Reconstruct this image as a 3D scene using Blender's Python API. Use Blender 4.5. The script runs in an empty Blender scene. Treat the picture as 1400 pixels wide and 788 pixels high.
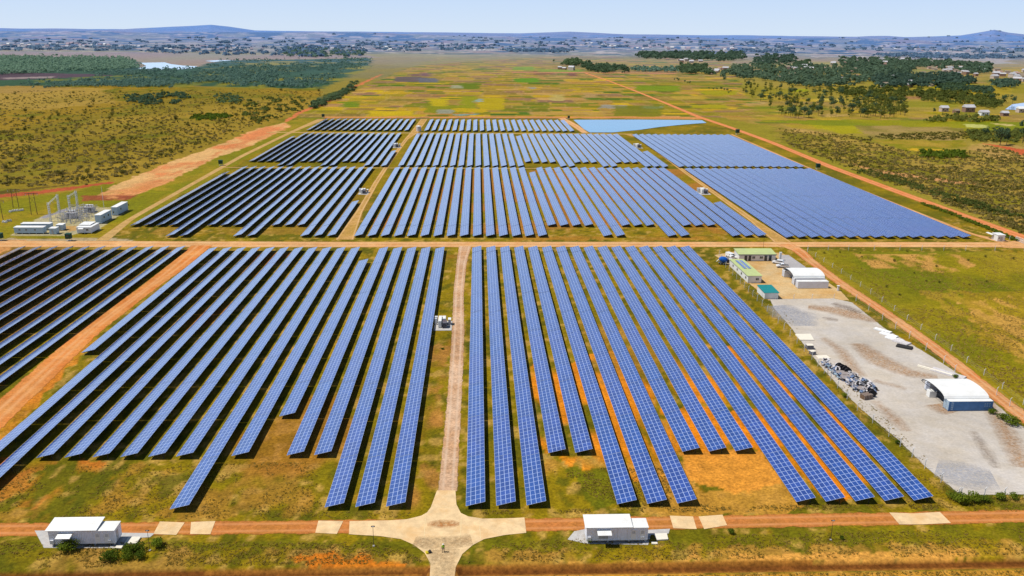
import bpy, math, random
import numpy as np
from mathutils import Vector, Matrix, Quaternion

random.seed(7)
rng = np.random.default_rng(11)
scene = bpy.context.scene
COL = scene.collection

# ------------------------------------------------------------------ camera
CAM_H, FOC = 92.32, 1146.6
PITCH, ROLL, YAW = math.radians(17.103), math.radians(0.566), math.radians(2.392)
_cy, _sy, _cp, _sp = math.cos(YAW), math.sin(YAW), math.cos(PITCH), math.sin(PITCH)
FWD = np.array([_sy * _cp, _cy * _cp, -_sp])
_r = np.array([_cy, -_sy, 0.0])
_u = np.cross(_r, FWD)
RIGHT = math.cos(ROLL) * _r + math.sin(ROLL) * _u
UP = -math.sin(ROLL) * _r + math.cos(ROLL) * _u

def at(px, py, z=0.0):
    """ground point (height z) seen at a pixel of the 1400 x 788 photograph"""
    d = FOC * FWD + (px - 700.0) * RIGHT - (py - 394.0) * UP
    k = (z - CAM_H) / d[2]
    return (k * d[0], k * d[1])

def poly(*pts):
    return [at(x, y) for x, y in pts]

cam = bpy.data.cameras.new('camera')
cam.lens = FOC / 1400.0 * 36.0
cam.sensor_width = 36.0
cam.clip_start = 1.0
cam.clip_end = 60000.0
camo = bpy.data.objects.new('camera', cam)
COL.objects.link(camo)
camo.matrix_world = Matrix(((RIGHT[0], UP[0], -FWD[0], 0), (RIGHT[1], UP[1], -FWD[1], 0),
                            (RIGHT[2], UP[2], -FWD[2], CAM_H), (0, 0, 0, 1)))
scene.camera = camo

# ------------------------------------------------------------------ light
SUN_EL = math.radians(60)
world = bpy.data.worlds.new("World")
scene.world = world
world.use_nodes = True
wn = world.node_tree
wn.nodes.clear()
wo = wn.nodes.new('ShaderNodeOutputWorld')
bg = wn.nodes.new('ShaderNodeBackground')
sky = wn.nodes.new('ShaderNodeTexSky')
sky.sky_type = 'NISHITA'
sky.sun_disc = False
sky.sun_elevation = SUN_EL
sky.sun_rotation = math.radians(270)
sky.altitude = 1200
sky.air_density = 1.0
sky.dust_density = SKY_DUST = 0.6
sky.ozone_density = 2.0
bg.inputs['Strength'].default_value = 0.075
# paler, bluer air from the horizon up, widened to brighten the panels' reflections
wtc = wn.nodes.new('ShaderNodeTexCoord'); wsp = wn.nodes.new('ShaderNodeSeparateXYZ'); wn.links.new(wtc.outputs['Generated'], wsp.inputs[0])
wr = wn.nodes.new('ShaderNodeMapRange'); wr.interpolation_type = 'SMOOTHSTEP'
wr.inputs['From Min'].default_value = 0.0; wr.inputs['From Max'].default_value = 0.62; wr.inputs['To Min'].default_value = 1.0; wr.inputs['To Max'].default_value = 0.0
wn.links.new(wsp.outputs[2], wr.inputs['Value'])
wr2 = wn.nodes.new('ShaderNodeMapRange'); wr2.inputs['From Min'].default_value = 0.0; wr2.inputs['From Max'].default_value = 0.05
wn.links.new(wsp.outputs[2], wr2.inputs['Value'])
wh = wn.nodes.new('ShaderNodeMix'); wh.data_type = 'RGBA'
_k = 1 / 0.075
wh.inputs[6].default_value = (0.66 * _k, 0.78 * _k, 0.93 * _k, 1); wh.inputs[7].default_value = (0.54 * _k, 0.71 * _k, 0.97 * _k, 1)
wn.links.new(wr2.outputs[0], wh.inputs['Factor'])
wm = wn.nodes.new('ShaderNodeMix'); wm.data_type = 'RGBA'
wn.links.new(wr.outputs[0], wm.inputs['Factor']); wv = wn.nodes.new('ShaderNodeVectorMath'); wv.operation = 'MULTIPLY'; wv.inputs[1].default_value = (0.74, 0.74, 0.80); wn.links.new(sky.outputs[0], wv.inputs[0]); wn.links.new(wv.outputs[0], wm.inputs[6]); wn.links.new(wh.outputs[2], wm.inputs[7])
wn.links.new(wm.outputs[2], bg.inputs[0])
wn.links.new(bg.outputs[0], wo.inputs[0])

sl = bpy.data.lights.new('sun', 'SUN')
sl.energy = 4.3
sl.angle = math.radians(0.53)
sl.color = (1.0, 0.955, 0.87)
so = bpy.data.objects.new('sun', sl)
COL.objects.link(so)
so.rotation_mode = 'QUATERNION'
so.rotation_quaternion = Vector((math.cos(SUN_EL), 0.0, -math.sin(SUN_EL))).to_track_quat('-Z', 'Y')
so.location = (-60, 0, 160)

scene.view_settings.view_transform = 'Standard'
scene.view_settings.look = 'None'
scene.view_settings.exposure = 0.0
scene.render.engine = 'CYCLES'
try:
    scene.cycles.use_denoising = True
    scene.cycles.max_bounces = 5
    scene.cycles.diffuse_bounces = 1
    scene.cycles.glossy_bounces = 2
    scene.cycles.transparent_max_bounces = 6
except Exception:
    pass

# ------------------------------------------------------------------ colour helpers
KLIT = 1.16      # display value of a lit level surface of albedo 1
def lin(c):
    c = c / 255.0
    return c / 12.92 if c <= 0.04045 else ((c + 0.055) / 1.055) ** 2.4
def S(r, g, b, k=KLIT):
    return tuple(min(0.92, lin(v) / k) for v in (r, g, b))

# ------------------------------------------------------------------ value noise (numpy)
def _hash(ix, iy, seed):
    h = (ix.astype(np.int64) * 374761393 + iy.astype(np.int64) * 668265263 + seed * 982451653) & 0xFFFFFFFF
    h = ((h ^ (h >> 13)) * 1274126177) & 0xFFFFFFFF
    h = h ^ (h >> 16)
    return (h & 0xFFFFFF) / float(0xFFFFFF)
def vnoise(x, y, seed=0):
    ix, iy = np.floor(x), np.floor(y)
    fx, fy = x - ix, y - iy
    fx = fx * fx * (3 - 2 * fx); fy = fy * fy * (3 - 2 * fy)
    a = _hash(ix, iy, seed); b = _hash(ix + 1, iy, seed)
    c = _hash(ix, iy + 1, seed); d = _hash(ix + 1, iy + 1, seed)
    return (a * (1 - fx) + b * fx) * (1 - fy) + (c * (1 - fx) + d * fx) * fy
def fbm(x, y, seed=0, octv=4, gain=0.5):
    s = 0; a = 1; t = 0
    for o in range(octv):
        s = s + a * vnoise(x * 2 ** o, y * 2 ** o, seed + 17 * o); t += a; a *= gain
    return s / t
def sstep(a, b, x):
    t = np.clip((x - a) / (b - a), 0, 1)
    return t * t * (3 - 2 * t)

def pip(P, x, y):
    ins = np.zeros(len(x), bool)
    n = len(P)
    for i in range(n):
        x0, y0 = P[i]; x1, y1 = P[(i + 1) % n]
        if y0 == y1: continue
        c = ((y0 > y) != (y1 > y)) & (x < (x1 - x0) * (y - y0) / (y1 - y0) + x0)
        ins ^= c
    return ins

# ------------------------------------------------------------------ mesh helper
class MB:
    """collects shapes and links them as ONE mesh object"""
    def __init__(s):
        s.v = []; s.f = []; s.uv = None; s.mi = []
    def add(s, vs, fs, m=0):
        o = len(s.v); s.v += [tuple(p) for p in vs]
        for f in fs:
            s.f.append(tuple(o + i for i in f)); s.mi.append(m)
    def box(s, x0, x1, y0, y1, z0, z1, m=0):
        s.add([(x0, y0, z0), (x1, y0, z0), (x1, y1, z0), (x0, y1, z0), (x0, y0, z1), (x1, y0, z1), (x1, y1, z1), (x0, y1, z1)],
              [(0, 3, 2, 1), (4, 5, 6, 7), (0, 1, 5, 4), (1, 2, 6, 5), (2, 3, 7, 6), (3, 0, 4, 7)], m)
    def slab(s, p, t, m=0):
        """quad p (4 points, ccw from above) thickened downward by t"""
        s.add([q for q in p] + [(q[0], q[1], q[2] - t) for q in p],
              [(0, 1, 2, 3), (7, 6, 5, 4), (0, 4, 5, 1), (1, 5, 6, 2), (2, 6, 7, 3), (3, 7, 4, 0)], m)
    def tube(s, a, b, r, r2=None, n=8, m=0, cap=True):
        a = Vector(a); b = Vector(b); r2 = r if r2 is None else r2
        d = (b - a).normalized()
        u = d.orthogonal().normalized(); w = d.cross(u)
        vs = []
        for c, rr in ((a, r), (b, r2)):
            for k in range(n):
                t = 2 * math.pi * k / n
                vs.append(c + (u * math.cos(t) + w * math.sin(t)) * rr)
        fs = [(k, (k + 1) % n, n + (k + 1) % n, n + k) for k in range(n)]
        if cap: fs += [tuple(range(n - 1, -1, -1)), tuple(range(n, 2 * n))]
        s.add(vs, fs, m)
    def prism(s, prof, x0, x1, axis='x', m=0):
        """closed profile [(a,z)] extruded along x (a = y) or along y (a = x)"""
        n = len(prof)
        if axis == 'x': vs = [(x0, a, z) for a, z in prof] + [(x1, a, z) for a, z in prof]
        else: vs = [(a, x0, z) for a, z in prof] + [(a, x1, z) for a, z in prof]
        fs = [(k, (k + 1) % n, n + (k + 1) % n, n + k) for k in range(n)] + [tuple(range(n - 1, -1, -1)), tuple(range(n, 2 * n))]
        s.add(vs, fs, m)
    def ball(s, c, r, sz=1.0, n=8, m=0):
        vs = [(c[0], c[1], c[2] - r * sz)]; rings = n // 2
        for i in range(1, rings):
            t = -math.pi / 2 + math.pi * i / rings
            for k in range(n):
                a = 2 * math.pi * k / n
                vs.append((c[0] + r * math.cos(t) * math.cos(a), c[1] + r * math.cos(t) * math.sin(a), c[2] + r * sz * math.sin(t)))
        vs.append((c[0], c[1], c[2] + r * sz)); L = len(vs) - 1
        fs = [(0, 1 + (k + 1) % n, 1 + k) for k in range(n)]
        for i in range(rings - 2):
            for k in range(n):
                a = 1 + i * n + k; b = 1 + i * n + (k + 1) % n
                fs.append((a, b, b + n, a + n))
        fs += [(L, 1 + (rings - 2) * n + k, 1 + (rings - 2) * n + (k + 1) % n) for k in range(n)]
        s.add(vs, fs, m)
    def build(s, name, mat, parent=None, bevel=0, fixn=True):
        me = bpy.data.meshes.new(name)
        me.from_pydata(s.v, [], s.f)
        mats = mat if isinstance(mat, (list, tuple)) else [mat]
        for q in mats: me.materials.append(q)
        if len(mats) > 1: me.polygons.foreach_set('material_index', s.mi)
        me.update()
        if fixn:
            import bmesh
            bm = bmesh.new(); bm.from_mesh(me)
            bmesh.ops.recalc_face_normals(bm, faces=bm.faces)
            if bevel:
                bmesh.ops.remove_doubles(bm, verts=bm.verts, dist=1e-5)
                bmesh.ops.bevel(bm, geom=[e for e in bm.edges if len(e.link_faces) == 2 and e.calc_face_angle(0) > 0.6], offset=bevel, segments=1, affect='EDGES')
            bm.to_mesh(me); bm.free()
        o = bpy.data.objects.new(name, me)
        COL.objects.link(o)
        if parent: o.parent = parent
        return o

def tag(o, label=None, cat=None, group=None, kind=None):
    if label: o['label'] = label
    if cat: o['category'] = cat
    if group: o['group'] = group
    if kind: o['kind'] = kind
    return o
def thing(name, label, cat, loc, rz=0.0, group=None):
    o = bpy.data.objects.new(name, None)
    o.empty_display_size = 0.5
    COL.objects.link(o)
    o.location = (loc[0], loc[1], loc[2] if len(loc) > 2 else 0.0); o.rotation_euler = (0, 0, rz)
    return tag(o, label, cat, group)
def dup(root, loc, rz=None, label=None, group=None, sc=None):
    r = root.copy(); COL.objects.link(r)
    r.location = (loc[0], loc[1], loc[2] if len(loc) > 2 else 0.0)
    if rz is not None: r.rotation_euler = (0, 0, rz)
    if sc: r.scale = sc
    if label: r['label'] = label
    if group: r['group'] = group
    for ch in list(root.children):
        c = ch.copy(); COL.objects.link(c); c.parent = r
        for g in list(ch.children):
            d = g.copy(); COL.objects.link(d); d.parent = c
    return r

# ------------------------------------------------------------------ materials
def nmat(name):
    m = bpy.data.materials.new(name); m.use_nodes = True
    nt = m.node_tree; b = nt.nodes['Principled BSDF']
    return m, nt, b
def surf(name, col, rough=0.7, var=0.12, scale=2.0, metal=0.0, spec=0.3, dirt=None, stripes=None, bump=0.0):
    """painted or mineral surface: base colour broken up by noise, optional dirt and corrugation"""
    m, nt, b = nmat(name); N = nt.nodes; L = nt.links
    tc = N.new('ShaderNodeTexCoord')
    no = N.new('ShaderNodeTexNoise'); no.inputs['Scale'].default_value = scale; no.inputs['Detail'].default_value = 6; no.inputs['Roughness'].default_value = 0.65
    L.new(tc.outputs['Object'], no.inputs['Vector'])
    r = N.new('ShaderNodeMapRange'); r.inputs['From Min'].default_value = 0.3; r.inputs['From Max'].default_value = 0.7
    r.inputs['To Min'].default_value = 1 - var; r.inputs['To Max'].default_value = 1 + var
    L.new(no.outputs['Fac'], r.inputs['Value'])
    mx = N.new('ShaderNodeVectorMath'); mx.operation = 'SCALE'; mx.inputs[0].default_value = col
    L.new(r.outputs[0], mx.inputs['Scale'])
    out = mx.outputs[0]
    if dirt:
        n2 = N.new('ShaderNodeTexNoise'); n2.inputs['Scale'].default_value = scale * 0.35; n2.inputs['Detail'].default_value = 8; n2.inputs['Roughness'].default_value = 0.7
        L.new(tc.outputs['Object'], n2.inputs['Vector'])
        r2 = N.new('ShaderNodeMapRange'); r2.inputs['From Min'].default_value = 0.5; r2.inputs['From Max'].default_value = 0.75
        L.new(n2.outputs['Fac'], r2.inputs['Value'])
        m2 = N.new('ShaderNodeMix'); m2.data_type = 'RGBA'
        L.new(r2.outputs[0], m2.inputs['Factor']); L.new(out, m2.inputs[6]); m2.inputs[7].default_value = (*dirt, 1)
        out = m2.outputs[2]
    if stripes:
        ax, freq = stripes
        sp = N.new('ShaderNodeSeparateXYZ'); L.new(tc.outputs['Object'], sp.inputs[0])
        mu = N.new('ShaderNodeMath'); mu.operation = 'MULTIPLY'; mu.inputs[1].default_value = freq * 2 * math.pi
        L.new(sp.outputs[ax], mu.inputs[0])
        si = N.new('ShaderNodeMath'); si.operation = 'SINE'; L.new(mu.outputs[0], si.inputs[0])
        bp = N.new('ShaderNodeBump'); bp.inputs['Strength'].default_value = 0.6; bp.inputs['Distance'].default_value = 0.05
        L.new(si.outputs[0], bp.inputs['Height']); L.new(bp.outputs[0], b.inputs['Normal'])
    elif bump:
        bp = N.new('ShaderNodeBump'); bp.inputs['Strength'].default_value = 0.5; bp.inputs['Distance'].default_value = bump
        L.new(no.outputs['Fac'], bp.inputs['Height']); L.new(bp.outputs[0], b.inputs['Normal'])
    L.new(out, b.inputs['Base Color'])
    b.inputs['Roughness'].default_value = rough; b.inputs['Metallic'].default_value = metal
    b.inputs['Specular IOR Level'].default_value = spec
    return m

M = {}
M['white'] = surf('white_paint', (0.80, 0.80, 0.78), 0.5, 0.04, 1.5, dirt=(0.66, 0.63, 0.58))
M['white_ribbed'] = surf('white_ribbed_steel', (0.78, 0.82, 0.92), 0.45, 0.05, 1.2, stripes=(0, 3.2), dirt=(0.68, 0.70, 0.76))
M['white_roof'] = surf('white_roof_sheet', (0.86, 0.86, 0.84), 0.45, 0.04, 0.8, stripes=(1, 2.0), dirt=(0.74, 0.72, 0.68))
M['blue_steel'] = surf('blue_container_paint', (0.06, 0.17, 0.38), 0.5, 0.15, 1.0, stripes=(0, 3.2), dirt=(0.09, 0.22, 0.46))
M['substation_wall'] = surf('pale_blue_cladding', (0.42, 0.55, 0.66), 0.5, 0.08, 1.0, stripes=(1, 2.5))
M['grey_metal'] = surf('galvanised_steel', (0.42, 0.43, 0.45), 0.45, 0.2, 3.0, metal=0.2)
M['light_metal'] = surf('bright_galvanised_steel', (0.72, 0.73, 0.75), 0.4, 0.1, 3.0)
M['dark'] = surf('dark_rubber', (0.018, 0.017, 0.02), 0.7, 0.2, 3.0)
M['dark_frame'] = surf('dark_racking_steel', (0.03, 0.028, 0.035), 0.6, 0.2, 2.0)
M['glass'] = surf('window_glass', (0.03, 0.045, 0.065), 0.12, 0.2, 1.0, spec=0.6)
M['green_roof'] = surf('pale_green_roof', (0.50, 0.58, 0.24), 0.6, 0.07, 0.7, stripes=(0, 2.0), dirt=(0.46, 0.50, 0.25))
M['teal_roof'] = surf('teal_roof', (0.005, 0.24, 0.24), 0.5, 0.08, 1.0, stripes=(0, 3.0))
M['fascia'] = surf('grey_fascia', (0.16, 0.16, 0.19), 0.6, 0.1, 1.0)
M['concrete'] = surf('pale_concrete', (0.74, 0.53, 0.29), 0.9, 0.20, 0.5, dirt=(0.70, 0.42, 0.17), bump=0.02)
M['slab'] = surf('grey_slab', (0.50, 0.48, 0.46), 0.9, 0.14, 0.8, dirt=(0.42, 0.36, 0.30))
M['rust'] = surf('red_oxide', (0.30, 0.07, 0.03), 0.7, 0.2, 2.0)
M['wood'] = surf('weathered_wood', (0.16, 0.10, 0.06), 0.85, 0.3, 3.0)
M['drum_wood'] = surf('grey_drum_wood', (0.32, 0.28, 0.27), 0.85, 0.2, 3.0)
M['green_sign'] = surf('dark_green_board', (0.006, 0.055, 0.035), 0.6, 0.15, 1.5)
M['hivis'] = surf('green_yellow_hi_vis', (0.25, 0.55, 0.02), 0.8, 0.1, 4.0)
M['trouser'] = surf('beige_cloth', (0.42, 0.32, 0.2), 0.9, 0.15, 4.0)
M['skin'] = surf('skin', (0.16, 0.08, 0.05), 0.6, 0.05, 4.0)
M['yellow'] = surf('yellow_plastic', (0.75, 0.6, 0.03), 0.5, 0.1, 4.0)
M['blue_paint'] = surf('blue_drum_paint', (0.01, 0.11, 0.48), 0.4, 0.1, 2.0)
M['car_white'] = surf('white_car_paint', (0.80, 0.81, 0.83), 0.25, 0.03, 1.0, spec=0.5)
M['lamp_glass'] = surf('lamp_glass', (0.75, 0.75, 0.72), 0.2, 0.03, 4.0)
M['tarp'] = surf('cream_tarpaulin', (0.80, 0.74, 0.62), 0.8, 0.08, 2.0)
M['pile_blue'] = surf('blue_grey_scrap', (0.16, 0.22, 0.36), 0.6, 0.4, 3.0)
M['pile_pale'] = surf('pale_scrap', (0.58, 0.55, 0.56), 0.7, 0.25, 3.0)
M['brick'] = surf('red_brick', (0.28, 0.17, 0.12), 0.9, 0.2, 2.0)
M['house_wall'] = surf('plaster_wall', (0.52, 0.42, 0.36), 0.9, 0.15, 0.8)
M['tin_roof'] = surf('tin_roof', (0.55, 0.54, 0.56), 0.5, 0.15, 0.6, stripes=(0, 2.0))
M['thatch'] = surf('thatch', (0.30, 0.24, 0.17), 0.95, 0.2, 1.0)
M['tile_roof'] = surf('tile_roof', (0.36, 0.23, 0.18), 0.9, 0.2, 1.0)
M['far_wall'] = surf('far_town_plaster', (0.50, 0.50, 0.55), 0.9, 0.1, 0.3)
M['far_roof'] = surf('far_town_roof', (0.34, 0.27, 0.32), 0.9, 0.15, 0.3)
M['stone_white'] = surf('white_stone_blocks', (0.7, 0.68, 0.64), 0.9, 0.15, 1.0)
M['backsheet'] = surf('panel_backsheet', (0.045, 0.042, 0.055), 0.6, 0.1, 1.0)

def foliage(name, a, b_, rough=0.75):
    m, nt, b = nmat(name); N = nt.nodes; L = nt.links
    tc = N.new('ShaderNodeTexCoord'); oi = N.new('ShaderNodeObjectInfo')
    no = N.new('ShaderNodeTexNoise'); no.inputs['Scale'].default_value = 0.55; no.inputs['Detail'].default_value = 5
    ge = N.new('ShaderNodeNewGeometry')
    L.new(ge.outputs['Position'], no.inputs['Vector'])
    ad = N.new('ShaderNodeMath'); ad.operation = 'MULTIPLY_ADD'
    L.new(oi.outputs['Random'], ad.inputs[0]); ad.inputs[1].default_value = 0.45; L.new(no.outputs['Fac'], ad.inputs[2])
    rp = N.new('ShaderNodeMapRange'); rp.inputs['From Min'].default_value = 0.35; rp.inputs['From Max'].default_value = 1.05
    L.new(ad.outputs[0], rp.inputs['Value'])
    mx = N.new('ShaderNodeMix'); mx.data_type = 'RGBA'
    mx.inputs[6].default_value = (*a, 1); mx.inputs[7].default_value = (*b_, 1)
    L.new(rp.outputs[0], mx.inputs['Factor']); L.new(mx.outputs[2], b.inputs['Base Color'])
    b.inputs['Roughness'].default_value = rough; b.inputs['Specular IOR Level'].default_value = 0.15
    tr = N.new('ShaderNodeBsdfTranslucent'); ms = N.new('ShaderNodeMixShader'); ms.inputs[0].default_value = 0.5
    L.new(mx.outputs[2], tr.inputs['Color']); L.new(b.outputs[0], ms.inputs[1]); L.new(tr.outputs[0], ms.inputs[2])
    L.new(ms.outputs[0], nt.nodes['Material Output'].inputs['Surface'])
    return m
M['leaf'] = foliage('olive_foliage', (0.09, 0.12, 0.025), (0.26, 0.27, 0.05))
M['leaf_dark'] = foliage('dark_foliage', (0.055, 0.11, 0.07), (0.15, 0.22, 0.09))
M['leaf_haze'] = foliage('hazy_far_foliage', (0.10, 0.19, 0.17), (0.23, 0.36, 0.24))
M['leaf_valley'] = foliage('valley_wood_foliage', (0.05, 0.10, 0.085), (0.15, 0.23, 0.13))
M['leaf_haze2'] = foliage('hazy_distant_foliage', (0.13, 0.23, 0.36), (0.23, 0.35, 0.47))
M['bush'] = foliage('bright_bush_foliage', (0.06, 0.11, 0.008), (0.22, 0.28, 0.02))
M['scrub'] = foliage('scrub_foliage', (0.10, 0.095, 0.018), (0.24, 0.21, 0.035))
M['scrub_dry'] = foliage('dry_scrub_foliage', (0.17, 0.12, 0.035), (0.32, 0.25, 0.07))
M['tuft'] = foliage('grass_tuft_blades', (0.20, 0.15, 0.012), (0.50, 0.34, 0.09))
M['bark'] = surf('bark', (0.10, 0.075, 0.055), 0.95, 0.2, 3.0)
# ------------------------------------------------------------------ terrain sheet
NT, T0, T1 = 840, -0.88, 0.94
Ys = [8.0]
while Ys[-1] < 96: Ys.append(Ys[-1] + 1.6)
while Ys[-1] < 24000: Ys.append(Ys[-1] * (1.0052 if Ys[-1] < 3000 else 1.008))
Ys = np.array(Ys); NR = len(Ys)
ts = np.linspace(T0, T1, NT)
GX = ((Ys[:, None] + 120.0) * ts[None, :]).ravel()
GY = np.repeat(Ys, NT)
NV = len(GX)
_T = GX / GY

# ridge line of the horizon hills: (photo x, pixels above (+) or below (-) the level horizon)
_rx = np.array([-200, 0, 60, 150, 180, 230, 260, 285, 310, 345, 420, 520, 620, 700, 740, 775, 810, 860, 930, 1000, 1100, 1150, 1185, 1210, 1235, 1270, 1310, 1335, 1355, 1375, 1400, 1500, 1700], float)
_rz = np.array([-5, -4.6, -4.2, -4.8, -2.8, -0.2, 1.0, 2.6, 0.6, -3.8, -4.6, -5.0, -5.2, -4.6, -2.8, -1.4, -2.4, -4.2, -4.8, -6.0, -7.0, -5.4, -3.4, -3.0, -4.4, -3.0, -1.4, 2.6, 6.2, 2.6, 0.4, -2, -4], float)
def ridge(t):
    # t = X/Y -> photo column of that bearing on the horizon
    a = np.arctan(t) - YAW
    px = 700 + FOC * np.tan(a) / _cp
    return np.interp(px, _rx, _rz)
RID = 11500.0
def height(x, y):
    x = np.asarray(x, float); y = np.asarray(y, float)
    t = x / y
    z = np.zeros_like(y)
    far = sstep(4200, 7000, y)
    roll_ = fbm(x / 1500.0, y / 1500.0, 5, 4) - 0.42
    z = z + far * roll_ * 95.0 * (1 - 0.5 * sstep(8500, 10500, y))
    top = CAM_H + ridge(t) * RID / FOC + (fbm(x / 900.0, y / 3000.0, 9, 3) - 0.5) * 8
    w = np.exp(-((y - RID) / 1500.0) ** 2)
    z = z * (1 - w) + np.maximum(top, 0) * w
    z = np.where(y > RID, np.minimum(z, 40 + 0 * z) * (y > RID + 2500) + z * (y <= RID + 2500), z)
    top2 = CAM_H - 7.5 * 7800 / FOC + (fbm(x / 1100.0, y / 2500.0, 31, 3) - 0.5) * 50
    w2 = np.exp(-((y - 7800) / 500.0) ** 2)
    z = np.maximum(z, top2 * w2 - 3 * (w2 < 0.02))
    z = np.where(y < 4200, 0, z)
    # drainage ditch along the near edge of the site
    yd = DITCH_Y + x * DITCH_S
    dd = np.abs(y - yd)
    z = z - 0.9 * (1 - sstep(0.6, 1.7, dd)) * (np.abs(x - CROSS_X) > 2.9)
    # soft unevenness of open ground near the front
    return z
_a = at(700, 779); _b = at(1400, 769.5)
DITCH_S = (_b[1] - _a[1]) / (_b[0] - _a[0]); DITCH_Y = _a[1] - _a[0] * DITCH_S
CROSS_X = at(605, 785)[0]
GZ = height(GX, GY)

# colour layers -----------------------------------------------------------
C = np.zeros((NV, 3))
def setc(mask, col, a=1.0):
    a = np.broadcast_to(np.asarray(a, float), mask.shape)[mask][:, None] if not np.isscalar(a) else a
    C[mask] = C[mask] * (1 - a) + np.array(col) * a
jx = (fbm(GX / (GY * 0.012), GY / (GY * 0.035 + 1) * 1.0 + GY / 9.0, 3, 3) - 0.5) * GY * 0.02
jy = (fbm(GX / (GY * 0.02) + 91, GY / 7.0, 4, 3) - 0.5) * np.minimum(GY * 0.03, 40)
f_small = fbm(GX / 5.0, GY / 9.0, 21, 4)
f_mid = fbm(GX / 22.0, GY / 30.0, 22, 4)
f_big = fbm(GX / 120.0, GY / 220.0, 23, 4)
f_vbig = fbm(GX / 600.0, GY / 1400.0, 24, 3)
def paint(pts, col, jit=1.0, alpha=1.0, thr=None, field=None, col2=None, field2=None):
    P = poly(*pts)
    x = GX + jx * jit; y = GY + jy * jit
    xs = [p[0] for p in P]; ys = [p[1] for p in P]
    m = (x > min(xs)) & (x < max(xs)) & (y > min(ys)) & (y < max(ys))
    idx = np.nonzero(m)[0]
    ins = pip(P, x[idx], y[idx]); idx = idx[ins]
    a = np.full(len(idx), float(alpha))
    if field is not None:
        lo, hi = thr; a = a * sstep(lo, hi, field[idx])
    cc = np.array(col)[None, :]
    if col2 is not None:
        w = sstep(0.35, 0.65, (field2 if field2 is not None else f_mid)[idx])[:, None]
        cc = cc * (1 - w) + np.array(col2)[None, :] * w
    C[idx] = C[idx] * (1 - a[:, None]) + cc * a[:, None]

# default: farm grass
w = sstep(0.35, 0.68, f_mid)[:, None]
C[:] = np.array(S(146, 124, 16)) * (1 - w) + np.array(S(118, 108, 6)) * w
w = sstep(0.55, 0.8, f_small)[:, None] * 0.6
C[:] = C * (1 - w) + np.array(S(172, 132, 44)) * w
w = (sstep(.54, .70, fbm(GX / 2.4, GY / 3.4, 121, 3)) * (GY < 420) * .8)[:, None]
C[:] = C * (1 - w) + np.array(S(186, 150, 78)) * w
w = (sstep(.56, .72, fbm(GX / 3.1, GY / 4.4, 131, 3)) * (GY < 420) * .7)[:, None]
C[:] = C * (1 - w) + np.array(S(92, 92, 4)) * w
m = GY > 1000
C[m] = np.array(S(158, 146, 70))
# left savanna
SAV_L = [(-200, 330), (-200, 112), (240, 116), (440, 122), (510, 100), (430, 158), (352, 176), (300, 200), (180, 245), (120, 262), (0, 270), (0, 330)]
paint(SAV_L, S(150, 122, 30), 1.2, col2=S(134, 116, 28), field2=f_big)
paint(SAV_L, S(112, 112, 18), 1.2, 0.75, (0.55, 0.72), f_mid)
paint(SAV_L, S(172, 140, 52), 1.2, 0.6, (0.55, 0.75), f_big)
paint([(-100, 122), (140, 120), (160, 140), (60, 150), (-100, 152)], S(168, 138, 62), 1.5, 0.9, col2=S(152, 128, 48), field2=f_big)
paint([(-100, 118), (50, 117), (120, 121), (20, 128), (-100, 128)], S(160, 130, 70), 1.5, .8)
# ground left of the farm, down to the middle road
LG = [(-250, 335), (-250, 262), (0, 270), (130, 262), (180, 245), (300, 200), (352, 176), (430, 158), (445, 163), (335, 218), (190, 300), (150, 326), (-250, 327)]
paint(LG, S(140, 132, 18), 0.8, col2=S(158, 136, 34), field2=f_mid)
paint([(95, 262), (150, 250), (240, 262), (120, 312), (60, 300)], S(134, 130, 8), 1, .7)
# far forest ground + plain beyond
paint([(-300, 119), (-300, 79), (170, 80), (190, 92), (270, 92), (300, 83), (505, 80), (508, 92), (470, 108), (440, 122), (240, 117)], S(62, 92, 78), 1.2)
paint([(-300, 109), (-300, 101), (40, 100), (110, 101), (160, 103), (60, 108), (0, 110)], S(88, 70, 84), 1)
paint([(0, 106.6), (40, 105.4), (75, 104.6), (72, 106.5), (10, 108.5)], S(170, 150, 165), .4, .8)
paint([(-300, 80), (-300, 70), (180, 71), (300, 74), (500, 76), (520, 79), (300, 83), (270, 92), (190, 92), (170, 80)], S(158, 138, 122), 1, col2=S(150, 148, 110), field2=f_vbig)
paint([(130, 90), (190, 84), (190, 96), (140, 95)], S(58, 88, 84), 1)
# strip between forest and paddies
paint([(440, 122), (505, 92), (508, 80), (560, 78), (640, 84), (520, 108), (470, 140), (430, 158)], S(150, 132, 58), 1, col2=S(140, 128, 84), field2=f_big)
paint([(240, 119), (290, 90), (330, 84), (505, 84), (508, 92), (470, 108), (440, 122)], S(150, 140, 52), 1.2, .85, (.48, .62), fbm(GX / 60, GY / 110, 171, 4))
paint([(30, 119), (60, 108), (240, 100), (300, 112), (240, 120)], S(128, 128, 60), 1.2, .7, (.52, .66), fbm(GX / 60, GY / 110, 172, 4))
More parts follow.
